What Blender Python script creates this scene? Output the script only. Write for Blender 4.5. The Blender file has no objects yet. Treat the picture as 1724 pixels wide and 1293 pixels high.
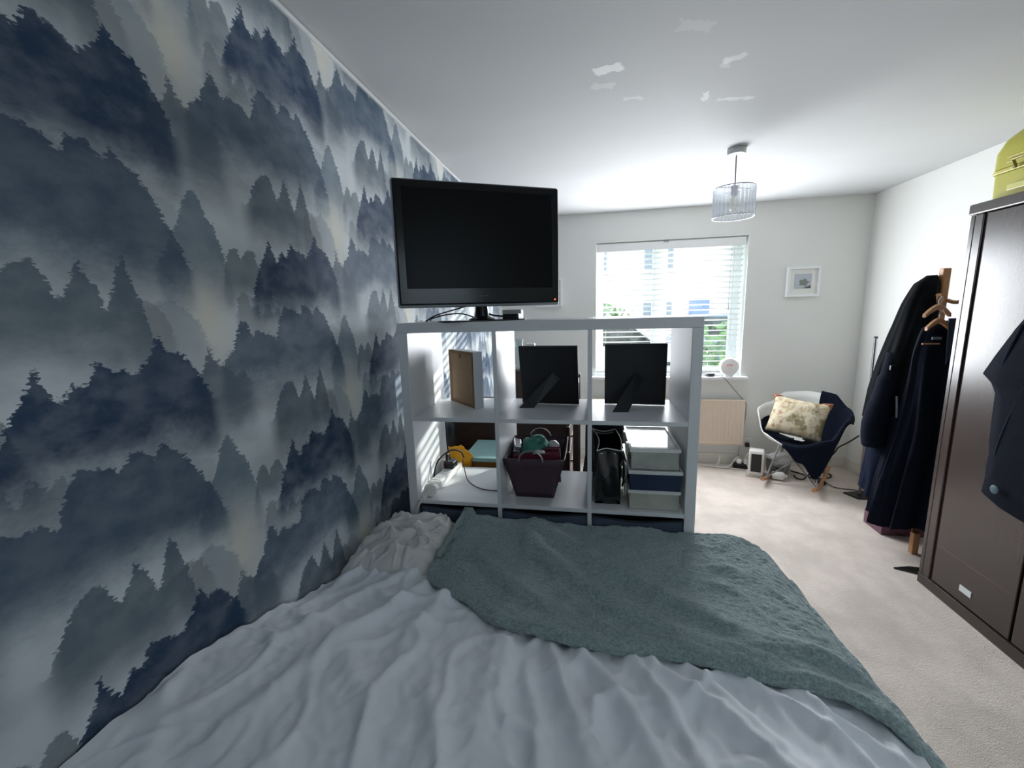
import bpy, bmesh, math, random
import numpy as np
from mathutils import Vector, Matrix, noise as mnoise

random.seed(7)
scn = bpy.context.scene
COL = scn.collection
PI = math.pi

# ------------------------------------------------------------------ camera, world, sun, exposure
XL, XR, YF, YB, ZC = -0.866, 2.325, 4.22, -1.05, 2.38      # room shell
WX0, WX1, WZ0, WZ1 = 0.045, 1.375, 0.85, 2.113             # window opening
CAMH = 1.506
def _R(ax, ay, az):
    cx, sx, cy, sy, cz, sz = math.cos(ax), math.sin(ax), math.cos(ay), math.sin(ay), math.cos(az), math.sin(az)
    Rx = np.array([[1,0,0],[0,cx,-sx],[0,sx,cx]]); Ry = np.array([[cy,0,sy],[0,1,0],[-sy,0,cy]]); Rz = np.array([[cz,-sz,0],[sz,cz,0],[0,0,1]])
    return Rz @ Rx @ Ry
_M = _R(.1707, .1859, -.0281)
rt, dn, fw = _M[:,0], _M[:,1], _M[:,2]
cam_d = bpy.data.cameras.new('camera'); cam = bpy.data.objects.new('camera', cam_d); COL.objects.link(cam)
right = Vector((rt[0], fw[0], -dn[0])); up = -Vector((rt[1], fw[1], -dn[1])); back = -Vector((rt[2], fw[2], -dn[2]))
mw = Matrix((right, up, back)).transposed().to_4x4(); mw.translation = (0, 0, CAMH)
cam.matrix_world = mw
cam_d.sensor_width = 36.0; cam_d.lens = 36.0*713.22/1724.0; cam_d.clip_start = 0.02
scn.camera = cam

world = bpy.data.worlds.new('world'); scn.world = world; world.use_nodes = True
bg = world.node_tree.nodes['Background']
bg.inputs[0].default_value = (0.76, 0.88, 1.0, 1.0); bg.inputs[1].default_value = 3.7

sun_d = bpy.data.lights.new('sun', 'SUN'); sun_d.energy = 13.0; sun_d.angle = 0.012; sun_d.color = (1.0, 0.96, 0.88)
sun = bpy.data.objects.new('sun', sun_d); COL.objects.link(sun)
sun.rotation_euler = Vector((-.70, -1.0, -.31)).to_track_quat('-Z', 'Y').to_euler()
sun.location = (3, 8, 5)
# daylight entering through the window opening
day_d = bpy.data.lights.new('window_daylight', 'AREA'); day_d.shape = 'RECTANGLE'; day_d.size = WX1-WX0-.03; day_d.size_y = WZ1-WZ0-.24
day_d.energy = 66.0; day_d.color = (0.93, 0.955, 1.0)
day = bpy.data.objects.new('window_daylight', day_d); COL.objects.link(day)
day.location = ((WX0+WX1)/2, YF+.008, (WZ0+WZ1)/2-.10); day.rotation_euler = (-PI/2, 0, 0)

BX0, BX1, BZ0, BZ1 = .90, 2.05, 1.45, 2.20                # added window opening behind the camera, lets in fill light
po2_d = bpy.data.lights.new('fill_window_portal', 'AREA'); po2_d.shape = 'RECTANGLE'; po2_d.size = BX1-BX0; po2_d.size_y = BZ1-BZ0
po2_d.cycles.is_portal = True
po2 = bpy.data.objects.new('fill_window_portal', po2_d); COL.objects.link(po2)
po2.location = ((BX0+BX1)/2, YB-.10, (BZ0+BZ1)/2); po2.rotation_euler = (PI/2, 0, 0)

scn.view_settings.view_transform = 'Standard'; scn.view_settings.look = 'None'
scn.view_settings.exposure = 0.14; scn.view_settings.gamma = 1.0; scn.view_settings.use_curve_mapping = False
scn.cycles.use_denoising = True; scn.cycles.use_adaptive_sampling = True; scn.cycles.adaptive_threshold = 0.03
scn.cycles.max_bounces = 12; scn.cycles.diffuse_bounces = 7; scn.cycles.glossy_bounces = 4
scn.cycles.transmission_bounces = 8; scn.cycles.transparent_max_bounces = 16
scn.cycles.sample_clamp_indirect = 8.0; scn.cycles.caustics_reflective = False; scn.cycles.caustics_refractive = False

# ------------------------------------------------------------------ helpers
def lin(c):
    return tuple((v/255/12.92 if v/255 <= .04045 else ((v/255+.055)/1.055)**2.4) for v in c)

class NT:
    """small wrapper for building node trees"""
    def __init__(s, name):
        s.m = bpy.data.materials.new(name); s.m.use_nodes = True
        s.t = s.m.node_tree; s.N = s.t.nodes; s.L = s.t.links
        s.b = s.N['Principled BSDF']; s.out = s.N['Material Output']
    def n(s, typ, **kw):
        nd = s.N.new(typ)
        for k, v in kw.items(): setattr(nd, k, v)
        return nd
    def put(s, sock, v):
        if isinstance(v, bpy.types.NodeSocket): s.L.new(v, sock)
        else: sock.default_value = v
    def math(s, op, a, b=0.0, c=0.0, clamp=False):
        nd = s.n('ShaderNodeMath', operation=op, use_clamp=clamp)
        s.put(nd.inputs[0], a); s.put(nd.inputs[1], b)
        if len(nd.inputs) > 2: s.put(nd.inputs[2], c)
        return nd.outputs[0]
    def mix(s, f, a, b):
        nd = s.n('ShaderNodeMix', data_type='RGBA')
        s.put(nd.inputs[0], f); s.put(nd.inputs[6], a); s.put(nd.inputs[7], b)
        return nd.outputs[2]
    def obj(s):
        return s.n('ShaderNodeTexCoord').outputs['Object']
    def noise(s, vec, scale, detail=2.0, rough=.5, out='Fac'):
        nd = s.n('ShaderNodeTexNoise'); s.L.new(vec, nd.inputs['Vector'])
        nd.inputs['Scale'].default_value = scale; nd.inputs['Detail'].default_value = detail; nd.inputs['Roughness'].default_value = rough
        return nd.outputs[out]
    def scale(s, vec, sc):
        nd = s.n('ShaderNodeMapping'); s.L.new(vec, nd.inputs['Vector']); nd.inputs['Scale'].default_value = sc
        return nd.outputs[0]
    def maprange(s, v, a, b, c=0.0, d=1.0, smooth=True):
        nd = s.n('ShaderNodeMapRange', interpolation_type='SMOOTHSTEP' if smooth else 'LINEAR')
        s.put(nd.inputs[0], v)
        for i, q in enumerate((a, b, c, d)): s.put(nd.inputs[1+i], q)
        return nd.outputs[0]
    def bump(s, h, strength=.3, dist=.01):
        nd = s.n('ShaderNodeBump'); s.put(nd.inputs['Height'], h)
        nd.inputs['Strength'].default_value = strength; nd.inputs['Distance'].default_value = dist
        s.L.new(nd.outputs[0], s.b.inputs['Normal'])

def rgba(c): return (c[0], c[1], c[2], 1.0)

def mat(name, col, rough=.5, metal=0.0, var=0.12, vscale=18.0, bump=0.0, bscale=120.0, spec=.5, sheen=0.0, emit=None, coat=0.0):
    """procedural material: sRGB 0-255 colour broken up by noise, with optional fine relief"""
    T = NT(name); c = lin(col); o = T.obj()
    f = T.noise(o, vscale, 3.0)
    T.L.new(T.mix(f, rgba([v*(1-var) for v in c]), rgba([min(1, v*(1+var)) for v in c])), T.b.inputs['Base Color'])
    T.b.inputs['Roughness'].default_value = rough; T.b.inputs['Metallic'].default_value = metal
    T.b.inputs['Specular IOR Level'].default_value = spec; T.b.inputs['Coat Weight'].default_value = coat
    if sheen: T.b.inputs['Sheen Weight'].default_value = sheen
    if bump: T.bump(T.noise(o, bscale, 2.0), bump, .004)
    if emit:
        T.b.inputs['Emission Color'].default_value = rgba(lin(emit[0])); T.b.inputs['Emission Strength'].default_value = emit[1]
    return T.m

def glassy(name, tint=(235,240,242), clear=.85, rough=.05):
    """thin clear sheet: mostly passes straight through, a little gloss"""
    T = NT(name); o = T.obj()
    tr = T.n('ShaderNodeBsdfTransparent'); tr.inputs[0].default_value = rgba(lin(tint))
    T.b.inputs['Base Color'].default_value = rgba(lin(tint)); T.b.inputs['Roughness'].default_value = rough
    f = T.noise(o, 9.0, 2.0)
    fac = T.maprange(f, .3, .7, clear-.04, min(1, clear+.04))
    mx = T.n('ShaderNodeMixShader'); T.L.new(fac, mx.inputs[0]); T.L.new(T.b.outputs[0], mx.inputs[1]); T.L.new(tr.outputs[0], mx.inputs[2])
    T.L.new(mx.outputs[0], T.out.inputs[0])
    return T.m

class MB:
    def __init__(s): s.v = []; s.f = []
    def add(s, vs, fs):
        k = len(s.v); s.v += [tuple(v) for v in vs]; s.f += [tuple(i+k for i in q) for q in fs]; return s
    def box(s, x0, x1, y0, y1, z0, z1, M=None):
        vs = [Vector((x, y, z)) for z in (z0, z1) for y in (y0, y1) for x in (x0, x1)]
        if M is not None: vs = [M @ v for v in vs]
        return s.add(vs, [(0,2,3,1),(4,5,7,6),(0,1,5,4),(2,6,7,3),(0,4,6,2),(1,3,7,5)])
    def tube(s, pts, r, n=8, cap=True):
        pts = [Vector(p) for p in pts]; rs = r if isinstance(r, (list, tuple)) else [r]*len(pts)
        rings = []; prev = None
        for i, p in enumerate(pts):
            d = (pts[min(i+1, len(pts)-1)] - pts[max(i-1, 0)]).normalized()
            if prev is None:
                a = d.orthogonal().normalized()
            else:
                a = (prev - d*prev.dot(d)).normalized()
            prev = a; b = d.cross(a)
            rings.append([p + (a*math.cos(2*PI*k/n) + b*math.sin(2*PI*k/n))*rs[i] for k in range(n)])
        vs = [q for rr in rings for q in rr]
        fs = [(i*n+k, i*n+(k+1)%n, (i+1)*n+(k+1)%n, (i+1)*n+k) for i in range(len(pts)-1) for k in range(n)]
        if cap: fs += [tuple(range(n-1, -1, -1)), tuple((len(pts)-1)*n+k for k in range(n))]
        return s.add(vs, fs)
    def lathe(s, prof, c=(0,0,0), n=24, M=None):
        c = Vector(c); vs = []
        for (r, z) in prof:
            for k in range(n):
                v = Vector((r*math.cos(2*PI*k/n), r*math.sin(2*PI*k/n), z))
                if M is not None: v = M @ v
                vs.append(v + c)
        m = len(prof)
        fs = [(i*n+k, i*n+(k+1)%n, (i+1)*n+(k+1)%n, (i+1)*n+k) for i in range(m-1) for k in range(n)]
        if prof[0][0] > 1e-6: fs.append(tuple(range(n-1, -1, -1)))
        if prof[-1][0] > 1e-6: fs.append(tuple((m-1)*n+k for k in range(n)))
        return s.add(vs, fs)
    def grid(s, fn, nu, nv, wrap=False):
        vs = [fn(i/nu if wrap else i/(nu-1), j/(nv-1)) for j in range(nv) for i in range(nu)]
        fs = [(j*nu+i, j*nu+(i+1)%nu, (j+1)*nu+(i+1)%nu, (j+1)*nu+i) for j in range(nv-1) for i in range(nu if wrap else nu-1)]
        return s.add(vs, fs)
    def prism(s, poly, axis, a0, a1):
        """extrude a 2-D outline along x, y or z"""
        def P(p, a):
            return {'x': (a, p[0], p[1]), 'y': (p[0], a, p[1]), 'z': (p[0], p[1], a)}[axis]
        n = len(poly)
        return s.add([P(p, a0) for p in poly] + [P(p, a1) for p in poly],
                     [tuple(range(n-1, -1, -1)), tuple(range(n, 2*n))] + [(i, (i+1)%n, n+(i+1)%n, n+i) for i in range(n)])
    def build(s, name, m, parent=None, bevel=0.0, smooth=False, ang=35, solid=0.0, sub=0, seg=2):
        me = bpy.data.meshes.new(name); me.from_pydata(s.v, [], s.f)
        bm = bmesh.new(); bm.from_mesh(me)
        bmesh.ops.remove_doubles(bm, verts=bm.verts, dist=1e-6)
        bmesh.ops.recalc_face_normals(bm, faces=bm.faces); bm.to_mesh(me); bm.free()
        if smooth:
            me.shade_smooth(); me.set_sharp_from_angle(angle=math.radians(ang))
        o = bpy.data.objects.new(name, me); COL.objects.link(o); me.materials.append(m)
        if solid:
            k = o.modifiers.new('Solidify', 'SOLIDIFY'); k.thickness = solid; k.offset = 0
        if sub:
            k = o.modifiers.new('Subsurf', 'SUBSURF'); k.levels = sub; k.render_levels = sub
        if bevel:
            k = o.modifiers.new('Bevel', 'BEVEL'); k.width = bevel; k.segments = seg; k.limit_method = 'ANGLE'; k.angle_limit = math.radians(40)
        if parent is not None: attach(o, parent)
        return o

def attach(o, parent):
    o.parent = parent
    if parent.type == 'EMPTY': o.matrix_parent_inverse = Matrix.Translation(-parent.location)
def tag(o, label=None, cat=None, group=None, kind=None):
    if label: o['label'] = label
    if cat: o['category'] = cat
    if group: o['group'] = group
    if kind: o['kind'] = kind
    return o
def thing(name, loc, label, cat, group=None):
    o = bpy.data.objects.new(name, None); COL.objects.link(o); o.location = loc; o.empty_display_size = .05
    return tag(o, label, cat, group)
def box(x0, x1, y0, y1, z0, z1, M=None): return MB().box(x0, x1, y0, y1, z0, z1, M)
def smooth_path(pts, n=8):
    """Catmull-Rom through the points"""
    P = [Vector(p) for p in pts]; P = [P[0]*2-P[1]] + P + [P[-1]*2-P[-2]]; out = []
    for i in range(1, len(P)-2):
        for k in range(n):
            t = k/n; a, b, c, d = P[i-1], P[i], P[i+1], P[i+2]
            out.append(.5*((2*b)+(c-a)*t+(2*a-5*b+4*c-d)*t*t+(3*b-a-3*c+d)*t**3))
    out.append(P[-2]); return out
def sm(t): t = min(1, max(0, t)); return t*t*(3-2*t)
def nz(x, y, z=0.0): return mnoise.noise(Vector((x, y, z)))
def rotz(a, c): return Matrix.Translation(Vector(c)) @ Matrix.Rotation(a, 4, 'Z')

# ------------------------------------------------------------------ materials
M_WHITE_WALL = mat('wall_paint', (230, 231, 228), .85, var=.02, vscale=3, bump=.05, bscale=90)
M_SHELF = mat('white_foil', (216, 219, 222), .38, var=.02, vscale=6)
M_UPVC = mat('white_upvc', (238, 240, 242), .35, var=.02)
M_SLAT = mat('white_slat', (240, 241, 240), .45, var=.02, vscale=5)
M_BLACK = mat('black_plastic', (14, 16, 19), .35, var=.2)
M_GLOSSBLACK = mat('gloss_black', (7, 9, 12), .16, var=.15, spec=.3)
M_WHITEPL = mat('white_plastic', (232, 232, 228), .4, var=.03)
M_CHROME = mat('brushed_steel', (190, 190, 195), .25, metal=1.0, var=.08)
M_DKWOOD = mat('dark_stained_wood', (62, 44, 38), .45, var=.3, vscale=30, bump=.1)
M_BEECH = mat('beech_wood', (176, 128, 88), .45, var=.2, vscale=40)
M_CORD = mat('dark_cord', (34, 30, 32), .6, var=.2)
M_CORDW = mat('white_cord', (225, 222, 215), .5, var=.05)

def wall_paper():
    """printed misty-forest wallpaper: clumps of conifers fading into fog on a half-drop repeat"""
    W, V = .552, .563
    T = NT('forest_wallpaper'); o = T.obj()
    sep = T.n('ShaderNodeSeparateXYZ'); T.L.new(o, sep.inputs[0]); y, z = sep.outputs[1], sep.outputs[2]
    # branch raggedness and drifting fog
    fine = T.math('SUBTRACT', T.noise(T.scale(o, (1, 75, 120)), 1.0, 3.0, .65), .5)
    mid = T.math('SUBTRACT', T.noise(T.scale(o, (1, 26, 34)), 1.0, 3.0, .6), .5)
    fog = T.math('SUBTRACT', T.noise(T.scale(o, (1, 5.0, 8.5)), 1.0, 3.0, .5), .5)
    jag = T.math('ADD', T.math('MULTIPLY', fine, .034), T.math('MULTIPLY', mid, .030))
    twig = T.math('SUBTRACT', T.noise(T.scale(o, (1, 55, 150)), 1.0, 3.0, .65), .5)
    ujag = T.math('MULTIPLY', twig, .050)
    mott = T.maprange(T.noise(T.scale(o, (1, 14, 20)), 1.0, 4.0, .6), .3, .7, .84, 1.0)
    wisp = T.math('MULTIPLY', fog, .10)
    FOG, CREAM = lin((206, 213, 217)), lin((228, 224, 208))
    col = T.mix(T.maprange(fog, -.22, .22), rgba([c*.86 for c in FOG]), rgba([min(1, c*1.10) for c in FOG]))
    # warm breaks in the fog
    def cell(y0):
        s = T.math('MULTIPLY', T.math('SUBTRACT', y, y0), 1/W)
        c = T.math('FLOOR', s); fs = T.math('SUBTRACT', s, c)
        vv = T.math('SUBTRACT', z, T.math('MULTIPLY', c, V/2))
        return fs, vv
    fs, vv = cell(.845-W/2)
    du = T.math('MULTIPLY', T.math('SUBTRACT', fs, .5), W/.055)
    dv = T.math('MULTIPLY', T.math('SUBTRACT', T.math('FLOORED_MODULO', T.math('SUBTRACT', vv, 1.516-V/2), V), V/2), 1/.11)
    g = T.math('POWER', 2.718, T.math('MULTIPLY', T.math('ADD', T.math('MULTIPLY', du, du), T.math('MULTIPLY', dv, dv)), -1.0))
    col = T.mix(T.math('MULTIPLY', g, .75), col, rgba(CREAM))
    def clump(pts, full, fade, colour, strength, jamp=1.0, soft=.006, side=.03):
        nonlocal col
        us = [p[0] for p in pts]; vs = [p[1] for p in pts]
        u0, u1 = min(us)-side, max(us)+side
        y0 = (u0+u1)/2 - W/2; lo, hi = min(vs), max(vs)
        fs, vv = cell(y0)
        fc = T.n('ShaderNodeFloatCurve'); T.L.new(T.math('ADD', fs, T.math('MULTIPLY', ujag, jamp/W)), fc.inputs['Value']); cm = fc.mapping; cv = cm.curves[0]
        P = [((u-y0)/W, (v-lo)/(hi-lo)) for u, v in pts]
        P = [(0.0, P[0][1])] + P + [(1.0, P[-1][1])]
        while len(cv.points) < len(P): cv.points.new(.5, .5)
        for q, (a, b) in zip(cv.points, P): q.location = (a, b); q.handle_type = 'VECTOR'
        cm.update()
        h = T.math('ADD', T.math('MULTIPLY', fc.outputs[0], hi-lo), lo)
        d0 = T.math('SUBTRACT', T.math('ADD', h, T.math('MULTIPLY', jag, jamp)), vv)
        d = T.math('FLOORED_MODULO', d0, V)
        edge = T.maprange(d, 0, soft)
        hm = sum(vs)/len(vs)
        lev = T.math('SUBTRACT', d, T.math('MULTIPLY', T.math('SUBTRACT', h, hm), .85))
        fd = T.maprange(T.math('ADD', lev, wisp), full-.02, full+fade+.02, 1.0, 0.0)
        a0, a1 = (u0-y0)/W, (u1-y0)/W; e = side*1.8/W
        lat = T.math('MULTIPLY', T.maprange(fs, a0, a0+e), T.maprange(fs, a1-e, a1, 1.0, 0.0))
        k = T.math('MULTIPLY', T.math('MULTIPLY', edge, fd), T.math('MULTIPLY', T.math('MULTIPLY', lat, mott), strength))
        col = T.mix(k, col, rgba(lin(colour)))
    GREY, MIDG, SLATE, NAVY = (160, 170, 177), (118, 134, 147), (78, 97, 117), (45, 67, 94)
    clump([(.685,1.492),(.695,1.518),(.708,1.534),(.729,1.54),(.736,1.55),(.75,1.547),(.763,1.562),(.771,1.546),(.791,1.537),(.801,1.519),(.819,1.507),(.832,1.479),(.835,1.453)], .06, .16, GREY, .75, .9)
    clump([(.62,1.70),(.66,1.75),(.70,1.745),(.74,1.77),(.79,1.76),(.82,1.73)], .02, .12, GREY, .45, .9, soft=.012)
    clump([(.928,1.521),(.94,1.565),(.957,1.575),(.972,1.56),(.974,1.539),(1.001,1.541),(1.011,1.51),(1.038,1.552),(1.051,1.52),(1.075,1.539),(1.084,1.512)], .03, .13, (135,144,150), .75, .8, side=.012)
    clump([(1.225,1.80),(1.245,1.825),(1.262,1.832),(1.285,1.82),(1.30,1.79),(1.31,1.76)], .04, .12, (138,144,148), .7, .9, side=.012)
    clump([(.902,1.59),(.911,1.626),(.924,1.666),(.941,1.685),(.956,1.674),(.964,1.648),(.974,1.669),(.994,1.682),(1.008,1.677),(1.019,1.643),(1.024,1.615),(1.032,1.58)], .04, .08, (112,124,132), .85, .6, side=.012)
    clump([(.745,1.62),(.77,1.663),(.80,1.71),(.812,1.732),(.823,1.762),(.833,1.778),(.845,1.795),(.86,1.785),(.87,1.761),(.874,1.745),(.892,1.724),(.902,1.695),(.912,1.658),(.915,1.633),(.925,1.59)], .05, .15, MIDG, .95, .8, side=.012)
    clump([(1.005,1.79),(1.028,1.835),(1.047,1.866),(1.069,1.884),(1.095,1.89),(1.11,1.855),(1.118,1.832),(1.137,1.855),(1.155,1.899),(1.172,1.863),(1.188,1.808),(1.215,1.874),(1.229,1.912),(1.24,1.869),(1.253,1.827),(1.261,1.775),(1.268,1.735),(1.280,1.69)], .06, .13, (96,110,122), .95, .7, side=.03)
    clump([(.862,1.955),(.88,1.98),(.905,1.999),(.913,2.02),(.927,2.049),(.941,2.07),(.953,2.061),(.96,2.047),(.968,2.026),(.988,2.043),(1.005,2.034),(1.03,2.033),(1.054,2.015),(1.076,2.075),(1.094,2.101),(1.116,2.099),(1.145,2.091),(1.164,2.073),(1.177,2.108),(1.202,2.105),(1.227,2.08),(1.243,2.104),(1.259,2.091),(1.287,2.067),(1.308,2.035),(1.329,1.993),(1.343,1.973),(1.357,1.94),(1.37,1.90)], .11, .11, SLATE, .97, .9, side=.015)
    clump([(1.33,1.66),(1.36,1.672),(1.376,1.70),(1.384,1.733),(1.395,1.70),(1.43,1.674),(1.453,1.65),(1.48,1.66),(1.50,1.63)], .08, .14, (92,106,120), .9, .9, side=.03)
    clump([(.985,1.56),(1.0,1.59),(1.012,1.618),(1.03,1.651),(1.054,1.69),(1.067,1.725),(1.073,1.70),(1.08,1.675),(1.094,1.66),(1.115,1.692),(1.132,1.679),(1.156,1.719),(1.178,1.706),(1.207,1.694),(1.219,1.687),(1.247,1.715),(1.272,1.762),(1.287,1.727),(1.319,1.72),(1.344,1.688),(1.362,1.655),(1.38,1.61)], .11, .10, NAVY, 1.0, .9, side=.02)
    hs = T.math('MULTIPLY', T.noise(o, 900.0, 1.0), .06)
    T.L.new(col, T.b.inputs['Base Color'])
    T.b.inputs['Roughness'].default_value = .7; T.b.inputs['Specular IOR Level'].default_value = .25
    T.bump(hs, .15, .002)
    return T.m
M_PAPER = wall_paper()

def ceiling_mat():
    T = NT('ceiling_paint'); o = T.obj(); base = lin((200, 202, 203))
    col = T.mix(T.noise(T.scale(o, (1.2, 3.5, 1)), 1.0, 3.0), rgba([c*.95 for c in base]), rgba([min(1, c*1.04) for c in base]))
    sep = T.n('ShaderNodeSeparateXYZ'); T.L.new(o, sep.inputs[0])
    jx = T.math('MULTIPLY', T.math('SUBTRACT', T.noise(o, 22.0, 3.0), .5), .06)
    jy = T.math('MULTIPLY', T.math('SUBTRACT', T.noise(o, 31.0, 3.0), .5), .06)
    # dabs of filler left unpainted on the ceiling
    for (x, y, a, b, rot, k) in [(.058,1.79,.050,.030,-.2,.9),(.045,1.905,.05,.022,.2,.30),(.505,1.82,.040,.020,-.5,.45),(.485,1.85,.02,.03,.0,.3),
                                 (.475,2.10,.010,.048,-.25,.55),(.61,2.15,.085,.013,.12,.45),(.17,2.04,.045,.014,.1,.35),(.32,1.60,.06,.03,.3,.2)]:
        dx = T.math('ADD', T.math('SUBTRACT', sep.outputs[0], x), jx); dy = T.math('ADD', T.math('SUBTRACT', sep.outputs[1], y), jy)
        u = T.math('ADD', T.math('MULTIPLY', dx, math.cos(rot)/a), T.math('MULTIPLY', dy, math.sin(rot)/a))
        v = T.math('SUBTRACT', T.math('MULTIPLY', dy, math.cos(rot)/b), T.math('MULTIPLY', dx, math.sin(rot)/b))
        r = T.math('MAXIMUM', T.math('ABSOLUTE', u), T.math('ABSOLUTE', v))
        col = T.mix(T.math('MULTIPLY', T.maprange(r, .8, 1.05, 1.0, 0.0), k), col, rgba(lin((252, 252, 250))))
    T.L.new(col, T.b.inputs['Base Color']); T.b.inputs['Roughness'].default_value = .8
    T.bump(T.noise(o, 60.0, 3.0), .06, .004)
    return T.m

def carpet_mat():
    T = NT('beige_carpet'); o = T.obj(); c = lin((226, 214, 204))
    a = T.noise(o, 3.2, 5.0, .62); b = T.noise(o, 260.0, 2.0); s = T.noise(T.scale(o, (3.2, .8, 1)), 1.3, 2.0)
    col = T.mix(T.maprange(a, .35, .65), rgba([v*.84 for v in c]), rgba([v*1.08 for v in c]))
    col = T.mix(T.maprange(s, .52, .66, 0, .35), col, rgba([v*.72 for v in c]))
    col = T.mix(T.math('MULTIPLY', b, .35), col, rgba([v*.75 for v in c]))
    T.L.new(col, T.b.inputs['Base Color']); T.b.inputs['Roughness'].default_value = .95; T.b.inputs['Sheen Weight'].default_value = .2
    T.b.inputs['Specular IOR Level'].default_value = .1
    T.bump(T.math('ADD', b, T.math('MULTIPLY', T.noise(o, 90.0, 2.0), .6)), .7, .006)
    return T.m

# ------------------------------------------------------------------ room shell
def struct(name, mb, m, parent=None, **kw):
    o = mb.build(name, m, parent, **kw); o['kind'] = 'structure'; return o
TH = .12
struct('floor', box(XL-TH, XR+TH, YB-TH, YF+.35, -.10, 0), carpet_mat())
struct('ceiling', box(XL-TH, XR+TH, YB-TH, YF+.35, ZC, ZC+.10), ceiling_mat())
struct('wall_left', box(XL-TH, XL, YB-TH, YF+.30, 0, ZC), M_PAPER)
struct('wall_right', box(XR, XR+TH, YB-TH, YF+.30, 0, ZC), M_WHITE_WALL)
wb = MB()
wb.box(XL, BX0, YB-TH, YB, 0, ZC).box(BX1, XR, YB-TH, YB, 0, ZC).box(BX0, BX1, YB-TH, YB, 0, BZ0).box(BX0, BX1, YB-TH, YB, BZ1, ZC)
struct('wall_back', wb, M_WHITE_WALL)
D = .28
wf = MB()
wf.box(XL, WX0, YF, YF+D, 0, ZC).box(WX1, XR, YF, YF+D, 0, ZC).box(WX0, WX1, YF, YF+D, 0, WZ0-.03).box(WX0, WX1, YF, YF+D, WZ1, ZC)
struct('wall_far', wf, M_WHITE_WALL)
M_SKIRT = mat('skirting_gloss', (224, 222, 212), .4, var=.03)
struct('baseboard_right', box(XR-.016, XR, YB, YF-.016, 0, .10), M_SKIRT, bevel=.004)
struct('baseboard_far', box(XL, XR, YF-.016, YF, 0, .10), M_SKIRT, bevel=.004)
struct('trim_1', box(XL, XL+.007, YB, YF, ZC-.020, ZC-.006), mat('paper_edge_strip', (222, 224, 224), .5), None)

# window: frame, mullion, panes, sill
win = tag(bpy.data.objects.new('window_1', None), 'white framed window behind the slatted blind', None, None, 'structure'); COL.objects.link(win)
win.location = ((WX0+WX1)/2, YF+.2, WZ0)
y0, y1 = YF+.17, YF+.23
fm = .055
box(WX0, WX1, y0, y1, WZ1-fm, WZ1).build('window_frame', M_UPVC, win, bevel=.006)
box(WX0, WX1, y0, y1, WZ0-.03, WZ0+fm).build('window_frame', M_UPVC, win, bevel=.006)
box(WX0, WX0+fm, y0, y1, WZ0+fm, WZ1-fm).build('window_frame', M_UPVC, win, bevel=.006)
box(WX1-fm, WX1, y0, y1, WZ0+fm, WZ1-fm).build('window_frame', M_UPVC, win, bevel=.006)
XM = .655
box(XM-.045, XM+.045, y0-.01, y1, WZ0+fm, WZ1-fm).build('mullion', M_UPVC, win, bevel=.006)
M_PANE = glassy('window_glass', (246, 250, 250), .93, .02)
for a, b in ((WX0+fm, XM-.045), (XM+.045, WX1-fm)):
    box(a, b, YF+.195, YF+.203, WZ0+fm, WZ1-fm).build('pane', M_PANE, win)
    for sx in (a, b-.022):
        box(sx, sx+.022, y0+.008, y1-.008, WZ0+fm, WZ1-fm).build('sash_bar', M_UPVC, win, bevel=.003)
sill = box(WX0-.05, WX1+.05, YF-.06, YF+.19, WZ0-.03, WZ0).build('window_sill', M_UPVC, win, bevel=.008)
rv = mat('reveal_plaster', (240, 240, 238), .7, var=.02)
MB().box(WX0, WX0+.004, YF+.001, y0, WZ0, WZ1).build('window_reveal', rv, win)
MB().box(WX1-.004, WX1, YF+.001, y0, WZ0, WZ1).build('window_reveal', rv, win)
box(WX0, WX1, YF+.001, y0, WZ1-.004, WZ1).build('window_reveal', rv, win)

w2 = tag(bpy.data.objects.new('added_fill_window', None), 'added unseen window behind the photographer that lets in fill light', None, None, 'structure'); COL.objects.link(w2)
w2.location = ((BX0+BX1)/2, YB, BZ0)  # frame and pane of the window added for fill light
for q in ((BX0, BX1, BZ1-.05, BZ1), (BX0, BX1, BZ0, BZ0+.05), (BX0, BX0+.05, BZ0+.05, BZ1-.05), (BX1-.05, BX1, BZ0+.05, BZ1-.05)):
    box(q[0], q[1], YB-.09, YB-.04, q[2], q[3]).build('window_frame', M_UPVC, w2, bevel=.005)
box(BX0+.05, BX1-.05, YB-.07, YB-.064, BZ0+.05, BZ1-.05).build('pane', M_PANE, w2)

# ------------------------------------------------------------------ outside the window
lawn_m = mat('front_lawn', (96, 128, 58), .95, var=.35, vscale=2)
struct('ground_outside', box(-30, 34, YF+.4, 60, -.45, -.25), mat('pale_paving', (176, 172, 166), .9, var=.15, vscale=1.2))
struct('lawn_outside', box(-9, -.2, YF+1.5, 13, -.25, -.20), lawn_m)
M_BRICK = mat('far_brick', (206, 182, 174), .9, var=.25, vscale=6)
M_FARPANE = mat('far_pane', (120, 128, 138), .2)
M_ROOF = mat('far_roof', (150, 140, 138), .9, var=.2, vscale=4)
h = thing('neighbour_house', (3.2, 20, -.25), 'pinkish brick house across the road seen through the blind', 'house')
box(-2, 9.5, 20, 27, -.25, 4.6).build('house_wall', M_BRICK, h)
MB().prism([(19.6, 4.6), (27.4, 4.6), (23.5, 7.2)], 'x', -2.4, 9.9).build('roof', M_ROOF, h)
for wx in (-.6, 2.2, 6.4):
    for wz in (.7, 3.0):
        wnd = box(wx, wx+1.4, 19.93, 20.02, wz, wz+1.1).build('window', M_UPVC, h)
        box(wx+.1, wx+1.3, 19.90, 19.96, wz+.1, wz+1.0).build('pane', M_FARPANE, wnd)
box(4.25, 5.05, 19.9, 20.05, -.25, 1.75).build('door', mat('far_door', (104, 126, 190), .5), h)
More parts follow.
